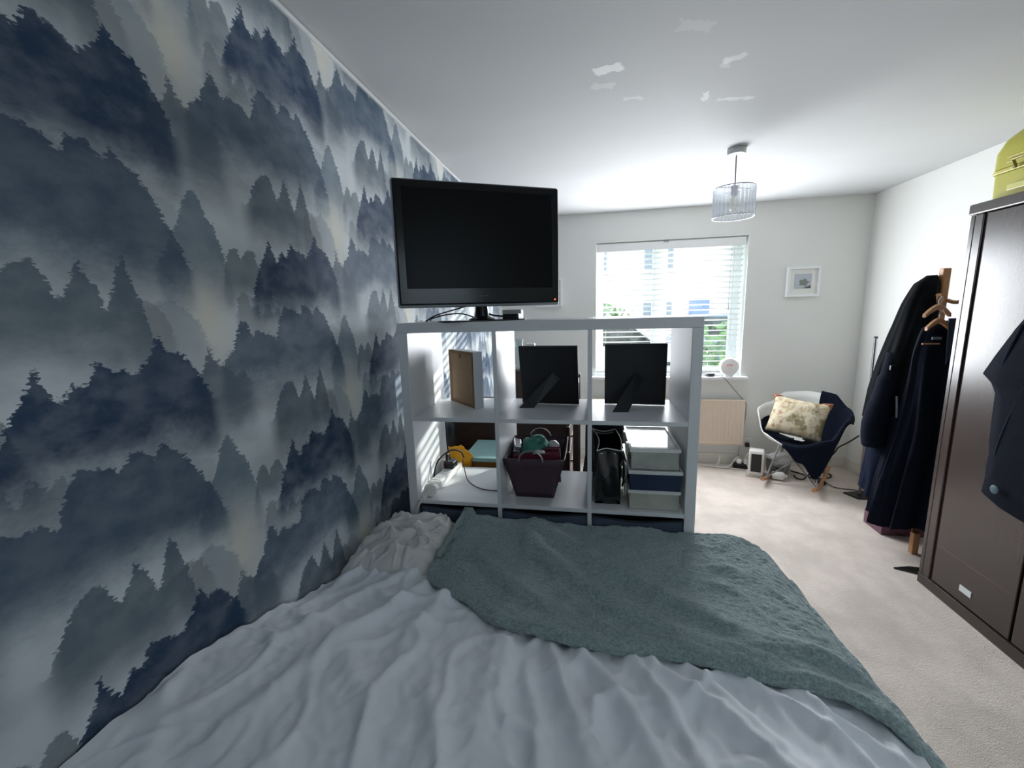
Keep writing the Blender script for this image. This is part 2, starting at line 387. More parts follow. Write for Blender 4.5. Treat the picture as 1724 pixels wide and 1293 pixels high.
def car(loc, paint, label, yaw):
    c = thing('parked_car', loc, label, 'car')
    R = rotz(yaw, loc)
    def TR(mb): mb.v = [tuple(R @ Vector(v)) for v in mb.v]; return mb
    TR(MB().prism([(-2.1,.25),(2.1,.25),(2.12,.62),(1.95,.82),(1.0,.90),(-1.6,.95),(-2.05,.85)], 'y', -.85, .85)).build('body', paint, c, bevel=.06, smooth=True)
    cab = TR(MB().prism([(-1.75,.93),(1.0,.90),(.35,1.42),(-1.2,1.46)], 'y', -.74, .74)).build('cabin', M_GLOSSBLACK, c, bevel=.05, smooth=True)
    TR(MB().prism([(-1.25,1.44),(.38,1.40),(.30,1.47),(-1.15,1.50)], 'y', -.70, .70)).build('roof', paint, c, bevel=.02, smooth=True)
    for sx in (-1.3, 1.35):
        for sy in (-.80, .80):
            TR(MB().lathe([(.0,-.1),(.30,-.1),(.33,-.06),(.33,.06),(.30,.1),(0,.1)], (sx, sy, .33), 20, Matrix.Rotation(PI/2, 3, 'X').to_4x4())).build('wheel', M_BLACK, c, smooth=True)
car((.4, 10.2, -.25), mat('white_car_paint', (240, 242, 245), .2, var=.02), 'white car parked outside, beyond the blind on the left', .08)
car((4.4, 13.4, -.25), mat('blue_grey_car_paint', (120, 140, 172), .2, var=.04), 'blue grey car parked outside, beyond the blind on the right', -.05)
def bush(name, c, r, label, n=420):
    t = thing(name, (c[0], c[1], -.25), label, 'bush')
    mb = MB()
    for i in range(n):
        d = Vector((random.gauss(0,1), random.gauss(0,1), random.gauss(0,1))).normalized()*random.uniform(.55, 1)
        p = Vector((c[0]+d.x*r[0], c[1]+d.y*r[1], c[2]+d.z*r[2])); s = random.uniform(.08, .16)
        a = Vector((random.gauss(0,1), random.gauss(0,1), random.gauss(0,1))).normalized(); b = a.orthogonal().normalized()
        mb.add([p-a*s, p+b*s*.6, p+a*s, p-b*s*.6], [(0,1,2,3)])
    lf = mb.build('foliage', mat(name+'_leaf', (92, 126, 66), .8, var=.35, vscale=3), t); lf['kind'] = 'stuff'
    MB().tube([(c[0], c[1], -.25), (c[0], c[1], c[2])], .06, 8).build('stem', M_DKWOOD, t)
bush('garden_shrub', (2.35, 7.2, .55), (.85, .6, .8), 'green shrub outside, seen low through the right of the blind')
bush('garden_hedge', (-.9, 13.6, .9), (2.4, .5, 1.15), 'pale green hedge outside, seen through the left of the blind', 700)

# ------------------------------------------------------------------ cube shelf unit
SX0, SX1, SY0, SY1, ST = -.739, .381, 1.549, 1.939, 1.470
shelf = thing('cube_shelf', ((SX0+SX1)/2, (SY0+SY1)/2, 0), 'white open cube shelving unit standing across the foot of the bed', 'shelf')
to, ti = .038, .016
box(SX0, SX1, SY0, SY1, ST-to, ST).build('top_board', M_SHELF, shelf, bevel=.002)
box(SX0, SX1, SY0, SY1, 0, to).build('bottom_board', M_SHELF, shelf, bevel=.002)
for a in (SX0, SX1-to): box(a, a+to, SY0, SY1, to, ST-to).build('side_panel', M_SHELF, shelf, bevel=.002)
cw = (SX1-SX0-2*to-2*ti)/3
cx = [SX0+to + i*(cw+ti) for i in range(3)]
for i in (0, 1): box(cx[i]+cw, cx[i]+cw+ti, SY0+.001, SY1-.001, to, ST-to).build('divider', M_SHELF, shelf, bevel=.001)
rows = [1.081, .730, .379]
for rz in rows:
    for i in range(3): box(cx[i], cx[i]+cw, SY0+.001, SY1-.001, rz, rz+ti).build('shelf_board', M_SHELF, shelf, bevel=.001)
S1, S2 = 1.097, .746          # upper two shelf surfaces
M_BIN = mat('charcoal_felt', (66, 77, 94), .9, var=.15, vscale=60, bump=.3, bscale=300)
M_BINR = mat('bin_rim', (28, 32, 40), .8)
for i, nm in enumerate(('left', 'middle', 'right')):
    x0, x1 = cx[i]+.0015, cx[i]+cw-.0015
    b = thing('fabric_bin', ((x0+x1)/2, SY0+.18, .395), 'dark charcoal fabric bin in the %s column of the white shelf' % nm, 'bin', 'fabric bins in the cube shelf')
    zt = .719 - .003*i
    def front(u, v, x0=x0, x1=x1, zt=zt):
        sag = .010*math.sin(PI*u)**2
        return (x0+(x1-x0)*u, SY0+.010-.004*math.sin(PI*u), .396 + (zt-sag-.396)*v)
    MB().grid(front, 17, 6).build('front_panel', M_BIN, b, solid=.006, smooth=True)
    box(x0, x0+.006, SY0+.016, SY1-.02, .396, zt).build('side_panel', M_BIN, b)
    box(x1-.006, x1, SY0+.016, SY1-.02, .396, zt).build('side_panel', M_BIN, b)
    box(x0+.006, x1-.006, SY1-.026, SY1-.02, .396, zt).build('rear_panel', M_BIN, b)
    box(x0+.006, x1-.006, SY0+.016, SY1-.026, .396, .402).build('base_panel', M_BIN, b)
    MB().tube([front(u/20, 1.0) for u in range(21)], .004, 6).build('rim', M_BINR, b, smooth=True)

# ------------------------------------------------------------------ television
tvA = math.atan2(.306, .557)
tvc = (-.413, 1.640, 1.47)
TV = thing('television', tvc, 'black flat screen television on the white shelf, turned towards the bed', 'television')
R = rotz(tvA, (tvc[0], tvc[1], 0))
tw, z0, z1 = .318, 1.536, 1.976
M_CASE = mat('tv_case_grey', (150, 155, 160), .3, var=.05)
box(-tw, tw, .012, .055, z0, z1, R).build('back_shell', M_BLACK, TV, bevel=.012, seg=3)
box(-tw-.005, tw+.005, -.006, .016, z0-.010, z1+.005, R).build('clear_edge', M_CASE, TV, bevel=.010, seg=3)
bz = box(-tw, tw, -.012, .004, z0, z1, R).build('bezel', M_GLOSSBLACK, TV, bevel=.006, seg=3)
box(-tw+.030, tw-.030, -.0135, -.010, z0+.060, z1-.026, R).build('screen', mat('dark_screen', (5, 8, 11), .30, var=.1, spec=.12), TV)
lg = MB()
for k, wd in enumerate((.006, .007, .005, .007, .006, .004)): lg.box(-.024+k*.0085, -.024+k*.0085+wd, -.0128, -.0119, z0+.029, z0+.034, R)
lg.build('logo', mat('logo_grey', (52, 56, 60), .4), bz)
MB().box(tw-.021, tw-.016, -.0128, -.0118, z0+.010, z0+.015, R).build('standby_light', mat('standby_red', (255, 90, 50), .4, emit=((255, 90, 50), 4)), bz)
MB().tube([R @ Vector(p) for p in ((0,.03,1.478),(0,.03,1.56))], [.030,.022], 16).build('neck', M_GLOSSBLACK, TV, smooth=True)
MB().lathe([(.0,0),(.050,0),(.052,.004),(.040,.010),(.028,.016),(0,.016)], R @ Vector((0,.03,1.474)), 24).build('neck_collar', M_BLACK, TV, smooth=True)
bp = []
for k in range(40):
    a = 2*PI*k/40; c_, s_ = math.cos(a), math.sin(a)
    bp.append(R @ Vector((.175*math.copysign(abs(c_)**.6, c_), .03+.095*math.copysign(abs(s_)**.6, s_), 0)))
MB().prism([(p.x, p.y) for p in bp], 'z', 1.470, 1.475).build('base_plate', M_GLOSSBLACK, TV)
for k, pl in enumerate(([(-.50,1.70,1.53),(-.56,1.69,1.515),(-.63,1.68,1.495),(-.665,1.67,1.475),(-.68,1.72,1.4735)], [(-.44,1.69,1.475),(-.52,1.70,1.500),(-.59,1.69,1.497),(-.65,1.68,1.482),(-.67,1.74,1.4735)])):
    c = MB().tube(smooth_path(pl), .0028, 6).build('cable', M_CORD, None, smooth=True)
    tag(c, ('upper' if k == 0 else 'lower') + ' dark cable looping behind the television on the shelf top', 'cable', 'television cables')
md = thing('media_box', (-.325, 1.80, 1.47), 'small black box lying on the shelf top behind the television foot', 'device')
box(-.365, -.295, 1.76, 1.84, 1.470, 1.496).build('case', M_BLACK, md, bevel=.008)
MB().tube(smooth_path([(-.36,1.765,1.485),(-.40,1.75,1.49),(-.43,1.76,1.50)]), .004, 6).build('plug_lead', M_CORD, md, smooth=True)
tag(box(-.385, -.30, 1.86, 1.92, 1.470, 1.512).build('white_carton', mat('pale_card', (214, 216, 216), .6), bevel=.004), 'small pale carton on the shelf top behind the black box', 'box')

# ------------------------------------------------------------------ things on the upper shelf
A, Bp = Vector((-.648, 1.878, 0)), Vector((-.487, 1.715, 0))
ang = math.atan2((Bp-A).y, (Bp-A).x)
fr = thing('box_frame', ((A.x+Bp.x)/2, (A.y+Bp.y)/2, S1), 'deep white box picture frame seen from its brown wooden back', 'picture frame')
wdt = (Bp-A).length; R = rotz(ang, (A.x, A.y, S1)); hh = .242; dd = .045
for q in ((0, wdt, 0, dd, 0, .012), (0, wdt, 0, dd, hh-.012, hh), (0, .012, 0, dd, .012, hh-.012), (wdt-.012, wdt, 0, dd, .012, hh-.012)):
    box(*q, R).build('side', M_SHELF, fr, bevel=.001)
M_PINE = mat('pine_frame_back', (128, 92, 58), .7, var=.25, vscale=40)
for q in ((0, wdt, -.0015, 0, 0, .013), (0, wdt, -.0015, 0, hh-.013, hh), (0, .013, -.0015, 0, .013, hh-.013), (wdt-.013, wdt, -.0015, 0, .013, hh-.013)):
    box(*q, R).build('back_edge', M_PINE, fr)
hb = box(.012, wdt-.012, .003, .007, .012, hh-.012, R).build('backing_board', mat('hardboard', (156, 128, 98), .8, var=.12, vscale=50), fr)
box(wdt*.42, wdt*.48, -.001, .003, hh-.032, hh-.016, R).build('hanging_tab', M_PINE, hb)
box(.013, wdt-.013, .036, .039, .012, hh-.012, R).build('glass', glassy('frame_glass', (240,244,245), .5, .05), fr)
M_FRBK = mat('black_velvet_board', (17, 21, 26), .55, var=.15, vscale=60)
def easel_frame(x0, x1, yb, lean, hgt, label, yaw, leg):
    f = thing('easel_frame', ((x0+x1)/2, yb, S1), label, 'picture frame', 'black frames on the upper shelf')
    w = x1-x0
    R = rotz(yaw, (x0, yb, S1+.001)) @ Matrix.Rotation(lean, 4, 'X')
    box(0, w, 0, .016, 0, hgt, R).build('frame_body', M_FRBK, f, bevel=.002)
    box(.010, w-.010, -.003, .001, .010, hgt-.010, R).build('back_board', M_FRBK, f, bevel=.001)
    # slanted easel leg, hinged on the board, foot out towards the bed
    ha, hb_ = R @ Vector((leg[2], -.004, leg[3])), R @ Vector((leg[2]+.030, -.004, leg[3]-.030))
    fa, fb = Vector((leg[0], leg[4], S1)), Vector((leg[1], leg[4]+.004, S1))
    up_ = Vector((0, -.004, .0))
    MB().add([ha, hb_, fb, fa, ha+up_, hb_+up_, fb+up_, fa+up_], [(0,1,2,3),(4,5,6,7),(0,1,5,4),(1,2,6,5),(2,3,7,6),(3,0,4,7)]).build('easel_leg', mat('leg_board', (18, 22, 27), .5, var=.1), f)
    return f
easel_frame(-.300, -.048, 1.838, .20, .262, 'black photo frame with slanted easel leg in the middle column of the shelf', -.10, (-.300, -.236, .145, .150, 1.742))
easel_frame(.060, .309, 1.838, .10, .262, 'black photo frame with slanted easel leg in the right column of the shelf', -.06, (.086, .148, .130, .145, 1.692))

# ------------------------------------------------------------------ middle shelf: extension lead, cables, plug
ex = thing('extension_lead', (-.66, 1.75, S2), 'white extension lead lying in the left column of the shelf', 'extension lead')
R = rotz(math.atan2(1.900-1.66, -.66+.685), (-.672, 1.66, S2))
box(0, .25, -.028, .028, 0, .034, R).build('body', M_WHITEPL, ex, bevel=.006)
for k in range(3):
    s_ = box(.02+k*.075, .07+k*.075, -.020, .020, .034, .0355, R).build('socket_face', M_SHELF, ex)
    for q in (-.006, .006): box(.042+k*.075, .05+k*.075, q-.002, q+.002, .0352, .0358, R).build('socket_slot', M_BLACK, s_)
ad = thing('power_adapter', (-.64, 1.84, S2+.034), 'black power adapter plugged into the white extension lead', 'adapter')
box(.150, .205, -.026, .024, .035, .070, R).build('case', M_BLACK, ad, bevel=.006)
box(.170, .190, .010, .022, .070, .100, R).build('upright_plug', M_BLACK, ad, bevel=.003)
pk = MB().lathe([(0,0),(.022,0),(.024,.008),(.020,.05),(.012,.066),(0,.07)], R @ Vector((.185,.0435,.001)), 16).build('pale_plug', mat('pale_pink_plastic', (226, 204, 196), .5), None, smooth=True)
tag(pk, 'pale pink plug standing beside the black adapter', 'plug')
def cable(pts, r, m, label, group=None, name='cable', n=8):
    return tag(MB().tube(smooth_path(pts, n), r, 6).build(name, m, None, smooth=True), label, 'cable', group)
cable([(-.685,1.70,.752),(-.690,1.72,.80),(-.675,1.74,.85),(-.64,1.80,.875),(-.600,1.83,.862),(-.585,1.835,.83)], .004, M_CORD, 'dark cable arching over the black adapter on the shelf')
cable([(-.588,1.82,.83),(-.575,1.80,.79),(-.54,1.74,.756),(-.47,1.68,.750),(-.40,1.665,.750),(-.355,1.672,.750)], .0026, mat('mauve_cord', (74, 52, 58), .6), 'thin reddish cable trailing across the left shelf cell to the divider')
cable([(-.694,1.915,1.07),(-.690,1.90,.95),(-.680,1.88,.86),(-.655,1.85,.80)], .0035, M_CORD, 'dark cable hanging down the back edge of the shelf side')
pg = thing('round_plug', (-.655, 1.600, S2), 'white round plug with a white cable at the front of the left shelf cell', 'plug')
Mp = Matrix.Rotation(PI/2, 4, 'X') @ Matrix.Rotation(.3, 4, 'Y')
MB().lathe([(0,-.018),(.024,-.018),(.029,-.010),(.029,.010),(.024,.018),(0,.018)], (-.660, 1.594, S2+.029), 24, Mp).build('plug_body', M_WHITEPL, pg, smooth=True)
MB().tube(smooth_path([(-.655,1.575,.776),(-.672,1.552,.762),(-.690,1.535,.735),(-.706,1.532,.69),(-.715,1.534,.60)]), .0045, 8).build('lead', M_CORDW, pg, smooth=True)

# ------------------------------------------------------------------ middle shelf: basket and its contents
M_BASK = mat('plum_leatherette', (68, 50, 62), .6, var=.12, vscale=80, bump=.15, bscale=400)
bk = thing('storage_basket', (-.225, 1.75, S2), 'plum storage basket with curved rim and ring handles in the middle column of the shelf', 'basket')
def bx(u, v, z):   # tapered basket walls
    return None
b0 = (-.300, -.148, 1.632, 1.800); b1 = (-.343, -.100, 1.592, 1.870); zb = S2+.001
def bcorner(k, t, zz):
    a = (b0[0], b0[1])[k % 2]; b = (b1[0], b1[1])[k % 2]
    c = (b0[2], b0[3])[k // 2]; d = (b1[2], b1[3])[k // 2]
    return Vector((a+(b-a)*t, c+(d-c)*t, zb+zz))
HF, HB = .176, .190
def wall(k1, k2, flip):
    def fn(u, v):
        dip = .014*math.sin(PI*u) if flip else .0
        hh_ = (HF if k1 < 2 and k2 < 2 else HB if k1 > 1 and k2 > 1 else (HF+(HB-HF)*u if k1 < k2 else HB+(HF-HB)*u)) - dip
        return bcorner(k1, v, v*hh_).lerp(bcorner(k2, v, v*hh_), u)
    return fn
for k1, k2, fl in ((0,1,0),(1,3,1),(3,2,0),(2,0,1)):
    MB().grid(wall(k1, k2, fl), 13, 7).build('basket_wall', M_BASK, bk, solid=.005, smooth=True)
box(b0[0], b0[1], b0[2], b0[3], zb, zb+.004).build('basket_base', M_BASK, bk)
rim_m = mat('metal_handle', (150, 146, 150), .3, metal=.8)
for yy, zz, cxh in ((1.586, .915, -.232), (1.876, .925, -.225)):
    MB().tube([(cxh+.048*math.cos(PI*k/14), yy, zz+.045*math.sin(PI*k/14)) for k in range(15)], .004, 8).build('ring_handle', rim_m, bk, smooth=True)
def crumple(name, c, r, m, label, cat, seed=0, amp=.35, n=28, flat=.0):
    def fn(u, v):
        th, ph = 2*PI*u, PI*(v-.5)
        d = Vector((math.cos(ph)*math.cos(th), math.cos(ph)*math.sin(th), math.sin(ph)))
        k = 1+amp*nz(d.x*1.7+seed, d.y*1.7, d.z*1.7)+amp*.5*nz(d.x*4+seed, d.y*4, d.z*4)
        z_ = d.z*r[2]*k
        return Vector((c[0]+d.x*r[0]*k, c[1]+d.y*r[1]*k, c[2]+max(z_, -flat if flat else -9)))
    return tag(MB().grid(fn, n, n//2+1, True).build(name, m, None, smooth=True, ang=60), label, cat)
crumple('teal_cloth', (-.235, 1.735, .925), (.062, .075, .048), mat('teal_fabric', (64, 132, 118), .8, var=.2), 'crumpled teal green cloth on top of the plum basket', 'cloth', 3, .32)
nb = thing('maroon_notebook', (-.17, 1.66, .89), 'maroon hardback notebook sticking up at the front of the plum basket', 'notebook')
M_MAR = mat('maroon_cover', (96, 22, 46), .5, var=.1)
R = Matrix.Translation((-.300, 1.625, .800)) @ Matrix.Rotation(.06, 4, 'Z') @ Matrix.Rotation(-.08, 4, 'Y')
box(0, .185, 0, .003, 0, .125, R).build('cover', M_MAR, nb); box(0, .185, .016, .019, 0, .125, R).build('cover', M_MAR, nb)
box(.004, .180, .003, .016, .004, .120, R).build('pages', mat('paper_edge', (214, 206, 196), .8), nb)
nb2 = thing('maroon_folder', (-.17, 1.71, .9), 'maroon folder lying behind the notebook in the plum basket', 'folder')
R = Matrix.Translation((-.205, 1.680, .850)) @ Matrix.Rotation(-.15, 4, 'Z') @ Matrix.Rotation(-.10, 4, 'Y')
box(0, .09, 0, .004, 0, .088, R).build('cover', M_MAR, nb2); box(0, .09, .020, .024, 0, .088, R).build('cover', M_MAR, nb2); box(.004, .088, .004, .020, .0, .080, R).build('pages', M_WHITEPL, nb2)
cm_ = thing('silver_camera', (-.315, 1.73, .88), 'silver and black camera tucked at the left of the plum basket', 'camera')
R = Matrix.Translation((-.318, 1.70, .86)) @ Matrix.Rotation(.2, 4, 'Z') @ Matrix.Rotation(.25, 4, 'Y')
box(-.018, .014, 0, .11, .012, .082, R).build('silver_body', M_CHROME, cm_, bevel=.004)
box(-.020, .016, -.035, 0, .005, .066, R).build('black_grip', M_BLACK, cm_, bevel=.006)
crumple('white_earphones', (-.158, 1.775, .922), (.026, .026, .024), mat('pearl_plastic', (222, 220, 222), .35), 'white rounded earphone case at the back right of the plum basket', 'earphones', 8, .15, 18)
cable([(-.15,1.80,.92),(-.128,1.80,.945),(-.115,1.79,.935),(-.122,1.78,.905)], .003, M_CORD, 'short dark wire loop at the back right of the plum basket')
crumple('white_tissue', (-.205, 1.655, .925), (.030, .020, .014), M_WHITEPL, 'scrap of white tissue between the maroon books in the basket', 'tissue', 5, .5, 18)

# ------------------------------------------------------------------ middle shelf: black gift bag, black file, plastic boxes
M_GLOSSBAG = mat('gloss_black_paper', (6, 8, 11), .08, var=.2, coat=.6)
bg_ = thing('gift_bag', (.06, 1.72, S2), 'glossy black gift bag with open white edged top in the right column of the shelf', 'bag')
bx0, bx1, by0, by1 = .019, .116, 1.606, 1.850
zr0, zr1 = .958, .985
def fold(u, a): return a*math.sin(PI*u)
def bfront(u, v):
    bul = .010*math.sin(PI*v)*math.sin(PI*u)
    return (bx0+.006*v+(bx1-bx0-.004*v)*u, by0+.012*v-bul+.004*math.sin(9*u+5*v), S2+.001+(zr0-S2)*v - .0*u + .010*math.sin(PI*u)*v*v)
def bback(u, v): return (bx0-.010*v+(bx1-bx0)*u, by1-.010*v, S2+.001+(zr1-S2)*v - .012*math.sin(PI*u)*v*v)
def bleft(u, v):
    a, b = Vector(bfront(0, v)), Vector(bback(0, v)); p = a.lerp(b, u); p.x += (.018*v)*math.sin(PI*u)*(1 if v > .4 else .3); return p
def bright(u, v):
    a, b = Vector(bfront(1, v)), Vector(bback(1, v)); p = a.lerp(b, u); p.x += .012*v*math.sin(PI*u); return p
for fn in (bfront, bback, bleft, bright): MB().grid(fn, 13, 13).build('bag_side', M_GLOSSBAG, bg_, solid=.0012, smooth=True, ang=50)
box(bx0, bx1, by0, by1, S2, S2+.002).build('bag_base', M_GLOSSBAG, bg_)
MB().add([(bx0+.028,by0-.002,S2+.002),(bx1-.008,by0-.002,S2+.002),((bx0+bx1)/2+.006,by0-.004,S2+.052)], [(0,1,2)]).build('base_fold', M_GLOSSBAG, bg_, solid=.001)
ring = [Vector(bfront(k/12,1)) for k in range(13)] + [Vector(bright(k/12,1)) for k in range(1,13)] + [Vector(bback(1-k/12,1)) for k in range(1,13)] + [Vector(bleft(1-k/12,1)) for k in range(1,13)]
MB().tube(ring, .0016, 6, cap=False).build('white_rim', mat('white_paper_edge', (238, 238, 235), .6), bg_)
MB().tube(smooth_path([(.122,1.64,.95),(.128,1.63,.90),(.131,1.64,.84),(.127,1.66,.80)]), .0035, 6).build('cord_handle', M_BLACK, bg_, smooth=True)
bf = thing('black_folder', (.075, 1.90, S2), 'tall black folder standing behind the glossy black bag', 'folder')
box(.012, .140, 1.880, 1.926, S2, 1.070).build('cover', M_BLACK, bf, bevel=.004)
box(.014, .138, 1.926, 1.930, S2+.01, 1.060).build('spine', M_GLOSSBLACK, bf)
M_CLEAR = glassy('clear_plastic', (238, 240, 236), .72, .12)
M_CLEARL = glassy('clear_lid', (236, 238, 236), .22, .06)
M_NAVYF = mat('navy_contents', (22, 32, 56), .85, var=.4, vscale=60, bump=.5, bscale=90)
def plastic_box(x0, x1, y0, y1, z0, z1, label, fill=None, fillh=.6, lid=True, m=M_CLEAR):
    t = thing('plastic_box', ((x0+x1)/2, (y0+y1)/2, z0), label, 'storage box', 'plastic boxes stacked in the shelf')
    w = .0022; lz = z1-.014
    for q in ((x0,x1,y0,y0+w), (x0,x1,y1-w,y1), (x0,x0+w,y0+w,y1-w), (x1-w,x1,y0+w,y1-w)): box(*q, z0, lz).build('side', m, t)
    box(x0+w, x1-w, y0+w, y1-w, z0, z0+w).build('base', m, t)
    if lid:
        l = box(x0-.006, x1+.006, y0-.006, y1+.006, lz, lz+.006).build('lid', M_CLEARL, t, bevel=.002)
        for q in ((x0-.006,x1+.006,y0-.006,y0+.002), (x0-.006,x1+.006,y1-.002,y1+.006), (x0-.006,x0+.002,y0+.002,y1-.002), (x1-.002,x1+.006,y0+.002,y1-.002)):
            box(*q, lz+.006, z1).build('lid_rim', M_CLEARL, l)
    for yy in (y0+.06, y1-.09): box(x0-.014, x0-.006, yy, yy+.035, lz-.035, z1-.002).build('clip', M_WHITEPL, t, bevel=.002)
    if fill: box(x0+.004, x1-.004, y0+.004, y1-.004, z0+.003, z0+.003+(lz-z0)*fillh).build('contents', fill, t)
    return t
plastic_box(.148, .326, 1.572, 1.880, S2+.001, .826, 'clear empty plastic box at the bottom of the stack in the right column', mat('pale_papers', (222, 216, 198), .8), .12)
plastic_box(.148, .330, 1.566, 1.880, .827, .905, 'plastic box filled with navy cloth, middle of the stack in the right column', M_NAVYF, .98, m=glassy('blue_plastic', (70, 84, 120), .55, .12))
plastic_box(.152, .322, 1.575, 1.880, .906, .988, 'frosted plastic box with bright clear lid, top of the stack in the right column', mat('grey_bits', (150, 158, 156), .7, var=.5, vscale=40), .5)

# ------------------------------------------------------------------ furniture behind the shelf
dr = thing('chest_of_drawers', (-.45, 2.75, 0), 'dark brown chest of drawers with white knobs behind the white shelf', 'chest of drawers')
dx0, dx1, dy0, dy1, dz = -.80, -.135, 2.36, 3.05, .872
box(dx0, dx1, dy0, dy1, .05, dz-.02).build('body', M_DKWOOD, dr, bevel=.003)
box(dx0-.01, dx1+.02, dy0-.012, dy1+.012, dz-.02, dz).build('top_board', M_DKWOOD, dr, bevel=.003)
for q in ((dx0+.02, dy0+.02), (dx1-.07, dy0+.02), (dx0+.02, dy1-.07), (dx1-.07, dy1-.07)): box(q[0], q[0]+.05, q[1], q[1]+.05, 0, .05).build('foot', M_DKWOOD, dr)
for k in range(5):
    za = .08+k*.153
    d_ = box(dx1, dx1+.018, dy0+.012, dy1-.012, za, za+.145).build('drawer', M_DKWOOD, dr, bevel=.003)
    for yy in (dy0+.09, dy1-.12):
        MB().lathe([(0,0),(.007,0),(.007,.014),(.012,.020),(.013,.030),(.010,.034),(0,.034)], (dx1+.018, yy, za+.072), 16, Matrix.Rotation(PI/2, 4, 'Y')).build('knob', M_WHITEPL, d_, smooth=True)
ot = thing('side_table', (-.55, 2.13, 0), 'low brown wooden table behind the shelf carrying an orange bag', 'table')
box(-.84, -.33, 1.965, 2.32, .685, .705).build('table_top', M_PINE, ot, bevel=.003)
for q in ((-.83, 1.975), (-.37, 1.975), (-.83, 2.28), (-.37, 2.28)): box(q[0], q[0]+.03, q[1], q[1]+.03, 0, .685).build('leg', M_PINE, ot)
tb = thing('teal_topped_box', (-.49, 2.14, .705), 'brown cardboard box with a pale teal lid behind the left shelf cell', 'box')
box(-.640, -.350, 2.00, 2.30, .705, .752).build('box_body', mat('brown_card', (138, 92, 44), .8, var=.15), tb, bevel=.002)
box(-.644, -.346, 1.996, 2.304, .752, .772, None).build('teal_lid', mat('teal_card', (150, 190, 190), .7, var=.05), tb, bevel=.002)
oc = crumple('orange_bag', (-.668, 1.995, .768), (.075, .028, .062), mat('orange_fabric', (245, 170, 24), .7, var=.15), 'crumpled bright orange bag beside the teal lidded box', 'bag', 11, .28, 30)
oc2 = crumple('orange_strap', (-.752, 2.06, .760), (.032, .035, .048), mat('amber_fabric', (226, 150, 40), .7, var=.15), 'amber cloth bundle against the wallpaper behind the extension lead', 'cloth', 21, .28, 24)
jb = thing('jewellery_box', (-.385, 2.45, dz), 'tall dark wooden box on the chest of drawers behind the black frame', 'box')
box(-.460, -.305, 2.39, 2.51, dz, 1.150).build('box_body', M_DKWOOD, jb, bevel=.003)
box(-.464, -.301, 2.386, 2.514, 1.150, 1.162).build('box_lid', M_DKWOOD, jb, bevel=.003)
gj = thing('glass_jar', (-.413, 2.45, 1.162), 'clear glass jar standing on the dark box, seen above the black frame', 'jar')
MB().lathe([(.0,.0),(.030,0),(.032,.004),(.032,.120),(.024,.138),(.022,.165),(.026,.167),(.026,.180),(.022,.182)], (-.413, 2.45, 1.162), 20).build('glass', glassy('jar_glass', (225, 232, 234), .6, .03), gj, smooth=True)
box(-.438, -.388, 2.4155, 2.418, 1.19, 1.245).build('label', M_WHITEPL, gj)
tag(box(-.368, -.318, 2.43, 2.46, 1.162, 1.318).build('white_card_box', M_WHITEPL, bevel=.003), 'white card box standing beside the glass jar behind the black frame', 'box')
ch2 = thing('dark_chair_back', (-.02, 2.25, 0), 'dark wooden chair back peeping out beside the black frame in the middle column', 'chair')
for yy in (2.16, 2.44):
    box(-.090, -.058, yy, yy+.032, 0, 1.14).build('back_post', M_DKWOOD, ch2, bevel=.004)
    box(.28, .31, yy, yy+.03, 0, .43).build('leg', M_DKWOOD, ch2, bevel=.004)
for zz in (1.06, .88, .70): box(-.084, -.064, 2.19, 2.445, zz, zz+.06).build('back_rail', M_DKWOOD, ch2, bevel=.004)
box(-.085, .325, 2.15, 2.485, .43, .455).build('seat', M_DKWOOD, ch2, bevel=.006)
M_COATN = mat('navy_wool', (24, 32, 48), .9, var=.25, vscale=25, bump=.3, bscale=200, sheen=.1)
def jk(u, v):
    th = 2*PI*u; k = 1+.08*math.sin(5*th+3*v)
    return (.115+(.165-.03*v)*math.cos(th)*k, 2.32+(.11)*math.sin(th)*k, .456+.46*v)
tag(MB().grid(jk, 40, 10, True).build('dark_jumper', M_COATN, None, smooth=True), 'dark navy clothes heaped on the chair behind the shelf', 'clothes')

# ------------------------------------------------------------------ blind
bl = thing('venetian_blind', ((WX0+WX1)/2, YF+.07, WZ1), 'white wide slat venetian blind half open in the window', 'blind')
YB_ = YF+.065; bx0_, bx1_ = WX0+.012, WX1-.020
box(bx0_, bx1_, YF+.035, YF+.095, WZ1-.055, WZ1-.006).build('headrail', M_SLAT, bl, bevel=.003)
box(bx0_-.004, bx1_+.004, YF+.016, YF+.028, WZ1-.085, WZ1-.014).build('valance', M_SLAT, bl, bevel=.004)
box((WX0+WX1)/2-.055, (WX0+WX1)/2-.01, YF+.008, YF+.016, WZ1-.022, WZ1-.010).build('valance_clip', mat('clip_grey', (160,160,158), .5), bl)
NS = 24; pitch = .0484; zt = WZ1-.112
def slat_mesh():
    mb = MB(); w, t, ca = .025, .0030, math.radians(-14)
    pr = []
    for k in range(7):
        a = -w + 2*w*k/6; pr.append((a, .0025*(1-(a/w)**2)))
    poly = [(a, b+t/2) for a, b in pr] + [(a, b-t/2) for a, b in reversed(pr)]
    poly = [(p*math.cos(ca)-q*math.sin(ca), p*math.sin(ca)+q*math.cos(ca)) for p, q in poly]
    mb.prism(poly, 'x', bx0_, bx1_); return mb
first = None
for k in range(NS):
    z_ = zt - k*pitch
    if first is None:
        first = slat_mesh().build('slat', M_SLAT, bl); first.location = (0, YB_, z_); s = first
    else:
        s = first.copy(); COL.objects.link(s); attach(s, bl); s.location = (0, YB_, z_)
zbot = zt-(NS-1)*pitch
box(bx0_, bx1_, YB_-.025, YB_+.025, WZ0+.012, WZ0+.030).build('bottom_rail', M_SLAT, bl, bevel=.004)
